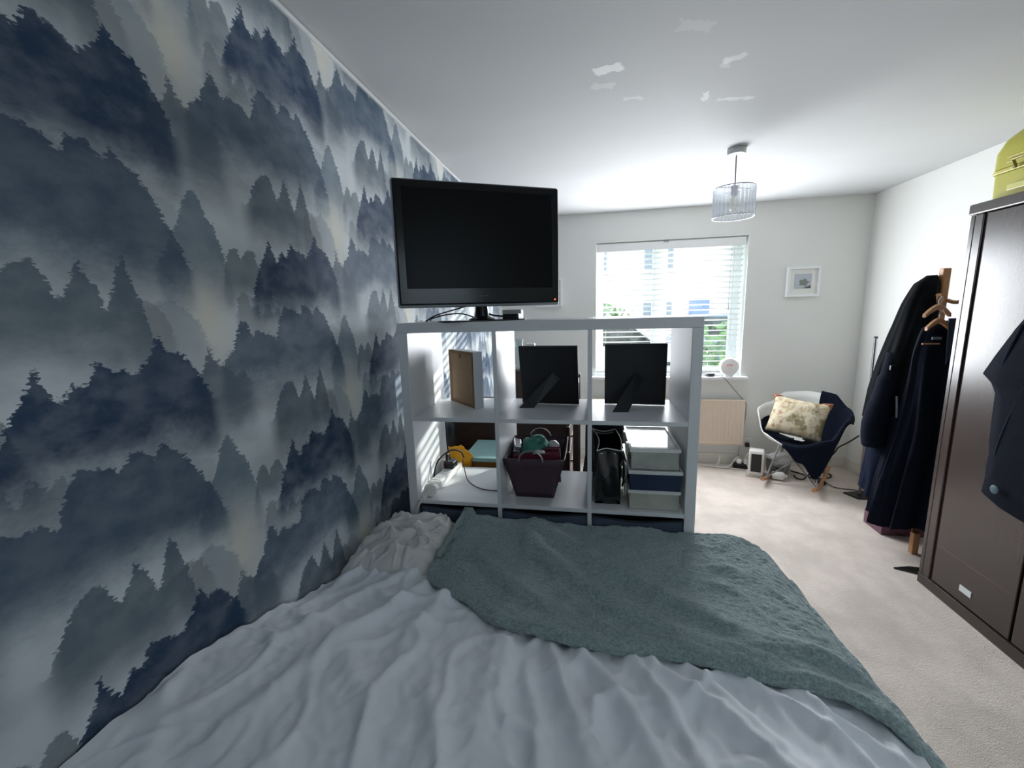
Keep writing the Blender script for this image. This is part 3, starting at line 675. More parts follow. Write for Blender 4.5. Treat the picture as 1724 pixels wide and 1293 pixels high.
for xx in (WX0+.10, (WX0+WX1)/2, WX1-.10):
    for yy in (YB_-.027, YB_+.027): MB().tube([(xx, yy, WZ0+.03), (xx, yy, WZ1-.05)], .0012, 5).build('ladder_cord', M_CORDW, bl)
MB().tube([(WX1-.135, YF+.010, WZ1-.08), (WX1-.137, YF+.012, WZ1-.62)], .003, 6).build('tilt_cord', M_CORDW, bl)
MB().lathe([(0,0),(.006,.0),(.008,.02),(.004,.035),(0,.035)], (WX1-.137, YF+.012, WZ1-.655), 10).build('cord_tassel', mat('tassel_grey', (170,170,168), .5), bl)

# ------------------------------------------------------------------ window sill things
SIL = WZ0
wl = thing('wake_up_light', (1.235, YF+.0, SIL), 'round white wake up lamp with a faint red display on the window sill', 'lamp')
Mw = Matrix.Rotation(PI/2, 4, 'X') @ Matrix.Rotation(-.12, 4, 'Y')
c0 = Vector((1.265, YF-.005, SIL+.090))
MB().lathe([(0,-.045),(.060,-.045),(.078,-.030),(.086,0),(.086,.018),(.078,.034),(.045,.044),(0,.046)], c0, 40, Matrix.Rotation(PI/2, 4, 'X')).build('body', mat('lamp_white', (238, 236, 234), .45, var=.02), wl, smooth=True)
box(c0.x-.035, c0.x+.035, c0.y-.025, c0.y+.035, SIL, SIL+.020).build('foot', M_WHITEPL, wl, bevel=.006)
M_RED = mat('red_display_glow', (226, 150, 156), .5, emit=((255, 120, 125), .12))
dsp = MB()
for k in range(4): dsp.box(c0.x-.026+k*.0125, c0.x-.018+k*.0125, c0.y-.0470, c0.y-.0455, SIL+.100, SIL+.116)
dsp.build('red_display', M_RED, wl)
tag(MB().lathe([(0,0),(.040,0),(.044,.006),(.044,.024),(.040,.030),(0,.031)], (1.105, YF-.005, SIL), 28).build('smart_puck', mat('charcoal_fabric_puck', (52, 54, 58), .7, var=.2), None, smooth=True), 'small dark round speaker on the window sill beside the lamp', 'speaker')
cable([(1.15,YF-.01,.858),(1.19,YF-.062,.854),(1.215,YF-.075,.84),(1.30,YF-.075,.74),(1.395,YF-.055,.632),(1.425,YF-.045,.58),(1.420,YF-.04,.40),(1.395,YF-.04,.24),(1.385,YF-.05,.10),(1.37,YF-.07,.02)], .0035, mat('grey_cord', (120, 118, 116), .6), 'grey cable running from the window sill down beside the radiator')

# ------------------------------------------------------------------ radiator
rd = thing('radiator', (.7, YF-.05, .2), 'cream panel radiator on the wall under the window', 'radiator')
M_RAD = mat('cream_enamel', (226, 208, 190), .4, var=.03)
rx0, rx1, rz0, rz1 = .02, 1.405, .205, .625
def rad_front(u, v):
    g = .5-.5*math.cos(2*PI*u*40)
    inner = sm((v-.03)/.05)*sm((.97-v)/.05)
    return (rx0+(rx1-rx0)*u, YF-.085+.008*(g**3)*inner, rz0+(rz1-rz0)*v)
MB().grid(rad_front, 401, 14).build('front_panel', M_RAD, rd, smooth=True)
box(rx0, rx1, YF-.083, YF-.070, rz0, rz1).build('rear_of_panel', M_RAD, rd)
box(rx0, rx1, YF-.069, YF-.030, rz0+.02, rz1-.02).build('convector', mat('dim_cream', (200, 186, 170), .6), rd)
for xx in (rx0, rx1-.006): box(xx, xx+.006, YF-.069, YF-.026, rz0, rz1).build('side_cover', M_RAD, rd)
box(rx0, rx1, YF-.088, YF-.028, rz1, rz1+.010).build('top_cover', M_RAD, rd, bevel=.003)
box(rx0, rx1, YF-.090, YF-.083, rz0+.012, rz0+.042).build('lower_seam', M_RAD, rd, bevel=.003)
for xx in (.2, 1.2): box(xx, xx+.03, YF-.027, YF-.001, rz0+.05, rz1-.05).build('bracket', M_RAD, rd)

# ------------------------------------------------------------------ wall pictures
def wall_pic(x0, x1, z0, z1, label, art, dep=.035):
    t = thing('wall_picture', ((x0+x1)/2, YF, z0), label, 'picture', None); fb = .020
    for q in ((x0,x1,z0,z0+fb), (x0,x1,z1-fb,z1), (x0,x0+fb,z0+fb,z1-fb), (x1-fb,x1,z0+fb,z1-fb)): box(q[0], q[1], YF-dep, YF-.001, q[2], q[3]).build('frame_bar', M_UPVC, t, bevel=.002)
    box(x0+fb, x1-fb, YF-.014, YF-.008, z0+fb, z1-fb).build('mount', M_WHITEPL, t)
    w, hgt = x1-x0, z1-z0
    pr = box(x0+w*.24, x1-w*.24, YF-.016, YF-.014, z0+hgt*.27, z1-hgt*.24).build('print', mat('print_blue_grey', (186, 194, 202), .7, var=.06), t)
    art(pr, x0+w*.24, x1-w*.24, z0+hgt*.27, z1-hgt*.24)
    return t
def art_leafy(pr, x0, x1, z0, z1):
    w, hgt = x1-x0, z1-z0; G = mat('print_leaf', (132, 138, 134), .7, var=.2); D_ = mat('print_shadow', (96, 98, 98), .7, var=.2)
    pts = []
    for k in range(28):
        a = 2*PI*k/28; r = .27*(1+.18*math.sin(5*a+1)+.1*math.sin(9*a)); pts.append((x0+w*(.56+r*math.cos(a)), z0+hgt*(.42+r*.85*math.sin(a))))
    MB().prism(pts, 'y', YF-.0166, YF-.016).build('bush_shape', G, pr)
    MB().prism([(x0+w*.5, z0+.002), (x1-.003, z0+.002), (x1-.003, z0+hgt*.2), (x0+w*.72, z0+hgt*.12)], 'y', YF-.0168, YF-.016).build('shadow_shape', D_, pr)
wall_pic(1.695, 1.955, 1.560, 1.816, 'small white framed print of a leafy shape to the right of the window', art_leafy)
def art_plain(pr, x0, x1, z0, z1):
    MB().prism([(x0+.01, z0+.01), (x1-.01, z0+.01), (x1-.02, z0+.06), (x0+.03, z0+.09)], 'y', YF-.0166, YF-.016).build('print_shape', mat('print_grey', (150,156,160), .7), pr)
wall_pic(-.525, -.272, 1.535, 1.805, 'white framed picture mostly hidden behind the television', art_plain)

# ------------------------------------------------------------------ pendant lamp
px_, py_ = .812, 2.79
pl = thing('pendant_lamp', (px_, py_, ZC), 'pendant lamp with a drum of clear glass strips hanging from the ceiling', 'lamp')
MB().lathe([(0,0),(.046,0),(.050,-.006),(.050,-.020),(.046,-.034),(.010,-.038),(0,-.038)], (px_, py_, ZC), 32).build('ceiling_rose', mat('rose_silver', (196, 196, 196), .35), pl, smooth=True)
MB().tube([(px_, py_, ZC-.036), (px_+.002, py_, ZC-.215)], .0035, 8).build('cord', mat('mauve_flex', (128, 108, 128), .5), pl, smooth=True)
zt_, zb_, rr = ZC-.212, ZC-.372, .110
for zz in (zt_, zb_):
    MB().tube([(px_+rr*math.cos(2*PI*k/48), py_+rr*math.sin(2*PI*k/48), zz) for k in range(49)], .0028, 6, cap=False).build('shade_ring', M_CHROME, pl, smooth=True)
for k in range(4):
    a = PI*k/2+.4
    MB().tube([(px_, py_, zt_+.004), (px_+rr*math.cos(a), py_+rr*math.sin(a), zt_)], .002, 6).build('spoke', M_CHROME, pl)
MB().lathe([(0,.0),(.018,0),(.018,-.045),(.015,-.055),(0,-.055)], (px_, py_, zt_+.012), 20).build('lamp_holder', mat('lilac_holder', (208, 200, 214), .5), pl, smooth=True)
MB().lathe([(0,-.0),(.013,0),(.014,-.010),(.024,-.030),(.030,-.050),(.026,-.068),(.012,-.080),(0,-.082)], (px_, py_, zt_-.043), 20).build('bulb', glassy('bulb_glass', (240,238,230), .6, .05), pl, smooth=True)
M_STRIP = glassy('glass_strip', (246, 248, 250), .70, .06)
NSTR = 30; fs_ = None
for k in range(NSTR):
    a = 2*PI*k/NSTR
    if fs_ is None:
        fs_ = box(-.0085, .0085, -.0025, .0025, zb_-.004-zt_, -.003).build('glass_strip', M_STRIP, pl, bevel=.001); s = fs_
    else:
        s = fs_.copy(); COL.objects.link(s); attach(s, pl)
    s.location = (px_+rr*math.cos(a), py_+rr*math.sin(a), zt_); s.rotation_euler = (0, 0, a+PI/2)

# ------------------------------------------------------------------ wardrobe
FX, WY1, WTOP = 1.755, 2.447, 1.934
wd = thing('wardrobe', (2.04, 1.95, 0), 'tall dark brown glossy wardrobe against the right wall', 'wardrobe')
def wardrobe_mat():
    T = NT('espresso_foil'); o = T.obj(); c = lin((56, 46, 44))
    g = T.noise(T.scale(o, (40, 40, 3)), 1.0, 3.0)
    T.L.new(T.mix(g, rgba([v*.8 for v in c]), rgba([v*1.15 for v in c])), T.b.inputs['Base Color'])
    T.b.inputs['Roughness'].default_value = .26; T.b.inputs['Specular IOR Level'].default_value = .75
    return T.m
M_WD = wardrobe_mat(); M_WDD = mat('wardrobe_edge_brown', (44, 22, 20), .5, var=.2)
WY0 = 1.445
box(FX+.004, XR-.003, WY1-.022, WY1, 0, WTOP-.04).build('side_panel', M_WD, wd, bevel=.003)
box(FX+.004, XR-.003, WY0, WY0+.022, 0, WTOP-.04).build('side_panel', M_WD, wd, bevel=.003)
box(FX-.010, XR-.003, WY0-.008, WY1+.008, WTOP-.048, WTOP).build('top_board', M_WD, wd, bevel=.006)
box(FX-.002, FX+.020, WY1-.068, WY1-.0225, .058, WTOP-.05).build('front_stile', M_WD, wd, bevel=.004)
box(FX-.002, FX+.004, WY1-.0222, WY1, .058, WTOP-.05).build('front_stile', M_WD, wd, bevel=.002)
box(FX-.006, FX+.016, WY0, WY1, 0, .056).build('plinth', M_WD, wd, bevel=.004)
box(XR-.012, XR-.004, WY0+.022, WY1-.022, .0, WTOP-.05).build('back_panel', M_WDD, wd)
box(FX+.018, XR-.013, WY0+.023, WY1-.023, .056, .074).build('floor_panel', M_WDD, wd)
box(FX+.006, FX+.018, WY1-.082, WY1-.068, .058, WTOP-.05).build('door_edge_strip', M_WDD, wd)
for a, b in ((1.944, WY1-.084), (WY0+.024, 1.932)):
    d_ = box(FX, FX+.018, a, b, .064, WTOP-.052).build('door', M_WD, wd, bevel=.003)
    box(FX-.001, FX+.0004, a+.014, b-.014, .262, .2645).build('painted_reflection_line', mat('reflection_paint_%d' % (a > 1.9), (96, 82, 78), .4), d_)  # pale line paints the reflection of floor and bed onto each door
box(FX-.0035, FX-.0005, 2.135, 2.198, .120, .150).build('sticker', mat('pale_sticker', (206, 214, 214), .4, var=.15, vscale=60), wd)

# suitcase on top
M_YEL = mat('yellow_shell', (176, 171, 60), .42, var=.06, vscale=8)
sc_ = thing('yellow_suitcase', (2.06, 2.12, WTOP), 'mustard yellow hard shell suitcase lying on top of the wardrobe', 'suitcase')
sx0, sx1, sy0, sy1 = 1.795, 2.27, 1.76, 2.452
def rrect(x0, x1, y0, y1, r, z0, z1):
    pts = []
    for (cx_, cy_, a0) in ((x1-r, y1-r, 0), (x0+r, y1-r, PI/2), (x0+r, y0+r, PI), (x1-r, y0+r, 1.5*PI)):
        for k in range(6): pts.append((cx_+r*math.cos(a0+k*PI/10), cy_+r*math.sin(a0+k*PI/10)))
    return MB().prism(pts, 'z', z0, z1)
def shell(z0, z1, ins_top, ins_bot):
    mb = MB(); prof = [(0.0, z0+.012), (0.0, z1-.150), (.016, z1-.10), (.028, z1-.085), (.055, z1-.055), (.125, z1-.008), (.17, z1)]
    prof = [(.030 if ins_bot else .0, z0)] + prof
    rings = []
    for ins, z in prof:
        rr_ = .055; x0, x1, y0, y1 = sx0+ins, sx1-ins, sy0+ins, sy1-ins; pts = []
        for (cx_, cy_, a0) in ((x1-rr_, y1-rr_, 0), (x0+rr_, y1-rr_, PI/2), (x0+rr_, y0+rr_, PI), (x1-rr_, y0+rr_, 1.5*PI)):
            for k in range(6): pts.append(Vector((cx_+rr_*math.cos(a0+k*PI/10), cy_+rr_*math.sin(a0+k*PI/10), z)))
        rings.append(pts)
    n = len(rings[0])
    mb.add([p for r_ in rings for p in r_], [(i*n+k, i*n+(k+1)%n, (i+1)*n+(k+1)%n, (i+1)*n+k) for i in range(len(rings)-1) for k in range(n)] + [tuple(range(n)), tuple((len(rings)-1)*n+k for k in range(n))])
    return mb
shell(2.068, WTOP+.355, True, False).build('upper_shell', M_YEL, sc_, smooth=True, ang=40)
mbl = MB(); rings = []
for ins, z in ((.03, WTOP+.001), (.006, WTOP+.012), (.004, 2.046)):
    pts = []
    x0, x1, y0, y1 = sx0+ins, sx1-ins, sy0+ins, sy1-ins; rr_ = .05
    for (cx_, cy_, a0) in ((x1-rr_, y1-rr_, 0), (x0+rr_, y1-rr_, PI/2), (x0+rr_, y0+rr_, PI), (x1-rr_, y0+rr_, 1.5*PI)):
        for k in range(6): pts.append(Vector((cx_+rr_*math.cos(a0+k*PI/10), cy_+rr_*math.sin(a0+k*PI/10), z)))
    rings.append(pts)
n = 24
mbl.add([p for r_ in rings for p in r_], [(i*n+k, i*n+(k+1)%n, (i+1)*n+(k+1)%n, (i+1)*n+k) for i in range(2) for k in range(n)] + [tuple(range(n)), tuple(2*n+k for k in range(n))])
mbl.build('lower_shell', M_YEL, sc_, smooth=True, ang=40)
rrect(sx0-.004, sx1+.004, sy0-.004, sy1+.004, .058, 2.048, 2.066).build('closing_band', mat('yellow_trim', (202, 196, 92), .35), sc_, bevel=.004)
for zz in (WTOP+.175, WTOP+.155): box(sx0-.003, sx0+.006, sy0+.09, sy1-.09, zz-.004, zz+.004).build('shell_rib', M_YEL, sc_, bevel=.003)
MB().tube([(sx0-.012, 2.30, 2.050), (sx0-.030, 2.295, 2.085), (sx0-.030, 2.17, 2.085), (sx0-.012, 2.165, 2.050)], .007, 8).build('carry_handle', mat('bronze_handle', (140, 128, 70), .35, metal=.4), sc_, smooth=True)
box(sx0-.012, sx0-.003, 2.15, 2.33, 1.962, 1.990).build('side_bumper', mat('pale_yellow_trim', (214, 210, 130), .35), sc_, bevel=.005)

# jacket hanging on the wardrobe door
M_NAVY = mat('navy_cotton', (17, 22, 34), .95, var=.35, vscale=20, bump=.25, bscale=220, spec=.1)
M_BLACKC = mat('black_fabric', (15, 18, 21), .95, var=.35, vscale=20, bump=.25, bscale=220, spec=.1)
jt = thing('hanging_jacket', (1.68, 1.8, .63), 'dark navy jacket hanging on the wardrobe door at the right edge', 'jacket')
outl = [(1.80,1.62),(1.95,1.50),(2.025,1.40),(2.09,1.28),(2.132,1.196),(2.085,1.160),(2.062,1.12),(2.064,1.02),(2.060,.90),(2.050,.85),(2.052,.79),(2.046,.74),(2.050,.67),(1.98,.645),(1.90,.635),(1.75,.63),(1.6,.63),(1.47,.66),(1.46,.9),(1.46,1.14),(1.39,1.19),(1.50,1.40),(1.62,1.55),(1.70,1.63)]
def puff(outl, xc, th, ins=.035):
    c = Vector((sum(p[0] for p in outl)/len(outl), sum(p[1] for p in outl)/len(outl)))
    n = len(outl); mb = MB(); vs = []
    for k, (f, d) in enumerate(((0, .35), (.05, .8), (.30, 1.0), (.7, 1.0))):
        for p in outl:
            q = Vector(p).lerp(c, f); w = 1+.25*nz(q.x*7, q.y*3)
            vs.append((xc-th*d*w, q.x, q.y))
    k0 = len(vs)
    for k, (f, d) in enumerate(((.10, .6), (.5, .6))):
        for p in outl:
            q = Vector(p).lerp(c, f); vs.append((xc+th*d, q.x, q.y))
    fs = [(i*n+j, i*n+(j+1)%n, (i+1)*n+(j+1)%n, (i+1)*n+j) for i in range(3) for j in range(n)] + [tuple(3*n+j for j in range(n))]
    fs += [(j, (j+1)%n, 4*n+(j+1)%n, 4*n+j) for j in range(n)] + [(4*n+j, 4*n+(j+1)%n, 5*n+(j+1)%n, 5*n+j) for j in range(n)] + [tuple(5*n+j for j in range(n))]
    return mb.add(vs, fs)
puff(outl, 1.685, .045).build('jacket_body', M_NAVY, jt, smooth=True, ang=70)
M_PIPE = mat('faded_seam', (40, 50, 68), .9)
for q in ([(1.642,1.985,1.40),(1.640,2.025,1.27),(1.645,2.050,1.165)], [(1.640,1.93,1.16),(1.640,1.965,1.05),(1.642,1.995,.93),(1.645,2.005,.86)]):
    MB().tube(smooth_path(q), .0045, 6).build('seam', M_PIPE, jt, smooth=True)
MB().lathe([(0,0),(.016,0),(.018,.003),(.012,.005),(0,.005)], (1.632, 1.965, .73), 18, Matrix.Rotation(-PI/2, 4, 'Y')).build('badge', mat('dull_badge', (70, 96, 104), .5), jt, smooth=True)
MB().tube([(1.690,1.70,1.58),(1.692,1.70,1.70),(1.70,1.70,1.80),(1.715,1.70,1.90),(1.735,1.70,1.945),(1.765,1.70,1.947)], .004, 8).build('hanger_hook', M_CHROME, jt, smooth=True)

# ------------------------------------------------------------------ coat stand with coats
cs = thing('coat_stand', (2.03, 2.96, 0), 'wooden coat stand loaded with dark coats beside the wardrobe', 'coat stand')
pcx, pcy = 2.035, 2.965
box(pcx-.020, pcx+.020, pcy-.020, pcy+.020, .12, 1.682).build('pole', M_BEECH, cs, bevel=.006)
for (tx, ty) in ((1.915, 2.735), (2.20, 2.80), (2.00, 3.22), (2.20, 3.15)):
    d = Vector((tx-pcx, ty-pcy, 0)).normalized(); s_ = d.cross(Vector((0,0,1)))*.014
    a = Vector((pcx, pcy, .36))+d*.02; b = Vector((tx, ty, 0))
    k_ = [a+s_, a-s_, b-s_, b+s_, a+s_+Vector((0,0,-.09)), a-s_+Vector((0,0,-.09)), b-s_-d*.05, b+s_-d*.05]
    b2 = Vector((tx, ty, .13))
    MB().add([a+s_, a-s_, b2-s_, b2+s_, a+s_-Vector((0,0,.07)), a-s_-Vector((0,0,.07)), b2-s_-d*.035, b2+s_-d*.035], [(0,1,2,3),(4,5,6,7),(0,3,7,4),(1,2,6,5),(0,1,5,4),(2,3,7,6)]).build('leg_arm', M_BEECH, cs)
    box(tx-.017, tx+.017, ty-.017, ty+.017, 0, .135).build('leg', M_BEECH, cs, bevel=.004)
for a in (2.6, 4.0, 5.6, .9):
    d = Vector((math.cos(a), math.sin(a), 0))
    MB().tube(smooth_path([Vector((pcx, pcy, 1.50))+d*.015, Vector((pcx, pcy, 1.485))+d*.07, Vector((pcx, pcy, 1.53))+d*.115]), [.011]*16+[.013], 8).build('peg', M_BEECH, cs, smooth=True)
def garment(rings, folds, amp, seed=0, n=72, cap=True):
    """hanging cloth: (z, cx, cy, rx, ry) rings with folds that deepen towards the hem"""
    Z = [r[0] for r in rings]; m = 26; vs = []
    for j in range(m):
        t = j/(m-1)*(len(rings)-1); i = min(int(t), len(rings)-2); f = t-i
        a = [rings[i][k]*(1-f)+rings[i+1][k]*f for k in range(5)]
        dp = j/(m-1)
        for k in range(n):
            th = 2*PI*k/n
            w = 1+amp*dp*(math.sin(folds*th+seed+1.5*nz(dp*2, seed))+.5*math.sin((folds*2+1)*th+seed*2+dp*3)) + .10*nz(math.cos(th)*2+seed, math.sin(th)*2, dp*3)
            vs.append((a[1]+a[3]*math.cos(th)*w, a[2]+a[4]*math.sin(th)*w, a[0]-.02*dp*math.sin(3*th+seed)))
    fs = [(j*n+k, j*n+(k+1)%n, (j+1)*n+(k+1)%n, (j+1)*n+k) for j in range(m-1) for k in range(n)]
    fs.append(tuple(range(n-1, -1, -1))); fs.append(tuple((m-1)*n+k for k in range(n)))
    return MB().add(vs, fs)
pa = thing('black_parka', (1.95, 3.02, .6), 'black hooded coat hanging from the top of the coat stand', 'coat')
garment([(1.645,1.985,2.985,.020,.03),(1.60,1.965,2.985,.055,.06),(1.48,1.950,3.0,.080,.09),(1.30,1.930,3.02,.095,.12),(1.13,1.920,3.04,.108,.14),(.95,1.915,3.05,.125,.15),(.76,1.915,3.05,.135,.15)], 7, .10, 1).build('parka_body', M_BLACKC, pa, smooth=True, ang=70)
MB().tube(smooth_path([(1.865,3.0,1.18),(1.835,2.99,1.02),(1.795,2.97,.86),(1.765,2.96,.72),(1.772,2.95,.60)]), [.052]*8+[.062]*8+[.068]*8+[.066]*8+[.06], 16).build('sleeve', M_NAVY, pa, smooth=True)
box(1.795, 1.825, 2.925, 2.94, 1.085, 1.115).build('strap_buckle', M_BLACK, pa, bevel=.004)
MB().tube(smooth_path([(1.83,2.900,.93),(1.832,2.890,.86),(1.834,2.885,.80)]), .006, 6).build('grey_tape', mat('grey_tape', (118, 122, 132), .6), pa, smooth=True)
lc = thing('long_navy_coat', (2.02, 2.82, .15), 'long dark navy coat hanging on a wooden hanger on the coat stand', 'coat')
garment([(1.385,1.955,2.80,.045,.025),(1.34,1.965,2.80,.11,.05),(1.20,1.98,2.81,.150,.075),(1.0,1.99,2.82,.160,.09),(.75,2.005,2.83,.185,.115),(.45,1.985,2.82,.215,.135),(.165,1.965,2.81,.235,.150)], 9, .12, 4).build('coat_body', M_NAVY, lc, smooth=True, ang=70)
MB().add([(1.925,2.735,1.40),(1.995,2.735,1.40),(1.955,2.715,1.22),(1.925,2.712,1.15)], [(0,1,2,3)]).build('collar', mat('navy_lapel', (40, 50, 70), .85, var=.2), lc, solid=.008)
box(2.06, 2.075, 2.700, 2.708, .66, .76).build('white_ticket', mat('care_ticket', (120, 126, 138), .6), lc)
gh = garment([(.80,1.90,2.99,.10,.12),(.5,1.885,2.99,.11,.13),(.27,1.875,2.99,.115,.14)], 5, .08, 9)
gc = thing('navy_long_skirt', (1.82, 2.98, .26), 'dark navy garment hem hanging behind the long coat on the stand', 'garment')
gh.build('garment_body', mat('deep_navy_cloth', (18, 26, 44), .95, var=.25, vscale=20, bump=.2, spec=.1), gc, smooth=True, ang=70)
def hanger(c, w, label, yaw):
    t = thing('wooden_hanger', c, label, 'hanger', 'wooden hangers on the coat stand')
    R = rotz(yaw, c); pts = []
    for k in range(13):
        u = -1+2*k/12; pts.append((w*u, -.042*abs(u)**1.6+.010*(1-abs(u))))
    low = [(p[0], p[1]-.020-.010*(1-abs(p[0]/w))) for p in reversed(pts)]
    mb = MB().prism(pts+low, 'y', -.010, .010); mb.v = [tuple(R @ Vector(v)) for v in mb.v]
    mb.build('hanger_arms', M_BEECH, t, bevel=.003, smooth=True)
    MB().tube([R @ Vector(p) for p in ((0,0,.005),(0,0,.03),(.015,0,.05),(.028,.0,.035))], .003, 6).build('hook', M_CHROME, t, smooth=True)
    return t
hanger((1.885, 2.76, 1.468), .085, 'upper pale wooden hanger crossing the top of the coat stand', .35)
h2 = hanger((1.880, 2.735, 1.395), .062, 'lower pale wooden hanger holding the long navy coat', .15)
MB().tube([(1.815,2.735,1.262),(1.895,2.73,1.262)], .004, 8).build('trouser_bar', M_BEECH, h2, smooth=True)
box(1.855, 1.90, 2.727, 2.731, 1.285, 1.300).build('neck_label', mat('woven_label', (110, 118, 126), .7), lc)
tag(box(1.865, 2.15, 2.94, 3.125, 0, .10).build('plum_shoe_box', mat('plum_card', (112, 78, 92), .7), bevel=.004), 'low plum coloured box on the carpet under the hanging coats', 'box')
tag(MB().prism([(1.700,2.548),(1.790,2.505),(1.86,2.50),(1.86,2.565),(1.79,2.57)], 'z', 0, .010).build('black_foot_plate', M_BLACK, None, bevel=.002), 'thin black plate on the carpet at the corner of the wardrobe', 'plate')
fp = thing('pole_stand', (2.07, 3.55, 0), 'slim silver pole on a flat black base beside the coats', 'stand')
MB().prism([(1.985,3.60),(2.03,3.49),(2.22,3.49),(2.22,3.66)], 'z', 0, .012).build('base_plate', M_BLACK, fp, bevel=.002)
MB().tube([(2.085,3.57,.012),(2.073,3.56,.60),(2.062,3.55,.95)], .011, 10).build('lower_pole', mat('pole_bronze', (140, 126, 124), .35, metal=.7), fp, smooth=True)
MB().tube([(2.062,3.55,.95),(2.058,3.55,1.235)], .012, 10).build('upper_pole', M_CHROME, fp, smooth=True)
MB().lathe([(0,0),(.013,0),(.013,.012),(0,.014)], (2.058,3.55,1.235), 12).build('cap', mat('purple_cap', (74, 54, 84), .5), fp)

# ------------------------------------------------------------------ rocking chair
rc = thing('rocking_chair', (1.75, 3.88, 0), 'white moulded rocking armchair with wooden rockers in the far corner', 'chair')
cr_ = Vector((.83, -.56, 0)).normalized(); cb_ = Vector((.56, .83, 0)).normalized(); c0c = Vector((1.750, 3.845, 0))
def rim(th):
    a = abs((th+PI) % (2*PI) - PI)          # 0 at the back, pi at the front
    def interp(T):
        for (p, q), (p2, q2) in zip(T, T[1:]):
            if a <= p2: return q+(q2-q)*sm((a-p)/(p2-p))
        return T[-1][1]
    zr = interp([(0,.735),(.55,.72),(1.0,.63),(1.45,.605),(1.95,.575),(2.35,.43),(PI,.36)])
    ra = .325; rb = .285
    return ra*math.sin(th), rb*math.cos(th), zr
def shellp(th, t, off=0.0):
    a, b, zr = rim(th); k = t**.55
    p = c0c + cr_*(a*k*(1-off*.5)) + cb_*(b*k*(1-off*.5)); p.z = .335+(zr-.335)*t**2.6+off*(1-.6*t); return p
sh = MB().grid(lambda u, v: shellp(2*PI*u, .02+.98*v), 64, 16, True).build('seat_shell', mat('white_polypropylene', (236, 236, 232), .35, var=.02), rc, solid=.007, smooth=True, ang=80)
for s_ in (-1, 1):
    pts = []
    for k in range(13):
        u = -1+2*k/12; p = c0c + cr_*(.178*s_) + cb_*(.33*u-.015); p.z = .016+.055*u*u; pts.append(p)
    MB().tube(pts, .016, 8).build('rocker', M_BEECH, rc, smooth=True)
    for e in (-1, 1):
        q = c0c + cr_*(.178*s_) + cb_*(.20*e-.015); q.z = .045
        top = c0c + cr_*(.12*s_) + cb_*(.09*e); top.z = .33
        MB().tube([q, top], .008, 8).build('wire_leg', M_CHROME, rc, smooth=True)
        q2 = c0c + cr_*(-.12*s_) + cb_*(.09*e); q2.z = .33
        MB().tube([q, q2], .005, 6).build('wire_brace', M_CHROME, rc, smooth=True)
M_THROW = mat('navy_fleece', (17, 23, 37), .95, var=.3, vscale=30, bump=.6, bscale=160, spec=.1)
th_ = thing('navy_throw', (1.80, 3.85, .35), 'dark navy fleece throw draped over the white rocking chair', 'blanket')
def drop(a):       # overhang length by direction (0 back, + right, pi front)
    T = [(.25,.03),(.55,.05),(.85,.02),(1.25,.04),(1.55,.05),(1.85,.005),(2.2,.06),(2.62,.28),(2.95,.12),(3.3,.015),(3.7,.0),(4.15,.0)]
    for (p, q), (p2, q2) in zip(T, T[1:]):
        if a <= p2: return q+(q2-q)*sm((a-p)/(p2-p))
    return T[-1][1]
def throwp(u, v):
    th = .25+4.85*u
    if v < .72:
        p = shellp(th, .03+(.97-.07*sm((th-3.0)/.6)-.12*sm((th-4.0)/.7)-.05*sm((th-1.5)/.2)*sm((2.3-th)/.2))*(v/.72), .022); p.z += .008*nz(u*9, v*9)
        out = (cr_*math.sin(th)+cb_*math.cos(th)); p -= out*.004*v
        return p
    w = (v-.72)/.28
    if th > 3.35:
        e_ = Vector(throwp(u, .7199)); return e_ - Vector((0, 0, .012*w))
    a, b, zr = rim(th); out = (cr_*math.sin(th)+cb_*math.cos(th)).normalized()
    p = c0c+cr_*a+cb_*b; p.z = zr+.016*math.cos(w*PI/2); p += out*(.016*math.sin(min(1, w*2.5)*PI/2)+.012*nz(u*14, w*2))
    p.z -= drop(th)*max(0, w-.12)/.88; return p
MB().grid(throwp, 110, 34).build('throw_cloth', M_THROW, th_, solid=.010, smooth=True, ang=80)
fr_mb = MB()
for k in range(26):
    u = (2.25+.85*k/25-.25)/4.85; p = Vector(throwp(u, 1.0)); fr_mb.tube([p, p+Vector((.004*math.sin(k*3), .004*math.cos(k*5), -.022))], .0015, 4)
fri = fr_mb.build('fringe', M_THROW, th_); fri['kind'] = 'stuff'
def cushion_mat():
    T = NT('tapestry_print'); o = T.obj()
    v = T.n('ShaderNodeTexVoronoi'); T.L.new(o, v.inputs['Vector']); v.inputs['Scale'].default_value = 16
    a = T.noise(o, 26.0, 3.0, .6); b = T.noise(o, 9.0, 3.0)
    col = T.mix(T.maprange(a, .45, .6), rgba(lin((208, 198, 174))), rgba(lin((186, 166, 132))))
    col = T.mix(T.maprange(v.outputs['Distance'], .16, .30, .7, 0), col, rgba(lin((150, 104, 76))))
    col = T.mix(T.maprange(b, .54, .64, 0, .85), col, rgba(lin((116, 110, 74))))
    sp = T.n('ShaderNodeSeparateXYZ'); T.L.new(o, sp.inputs[0])
    T.L.new(col, T.b.inputs['Base Color']); T.b.inputs['Roughness'].default_value = .9; T.bump(T.noise(o, 300.0), .3, .003)
    return T.m
cu = thing('tapestry_cushion', (1.72, 3.85, .42), 'cream and brown patterned cushion leaning in the rocking chair', 'cushion')
cc = Vector((1.695, 3.80, .560)); Rx = (cr_*.985+Vector((0,0,-.10))).normalized(); Ry = (cb_*.45+Vector((0,0,.89))); Ry = (Ry-Rx*Ry.dot(Rx)).normalized(); Rn = Rx.cross(Ry)
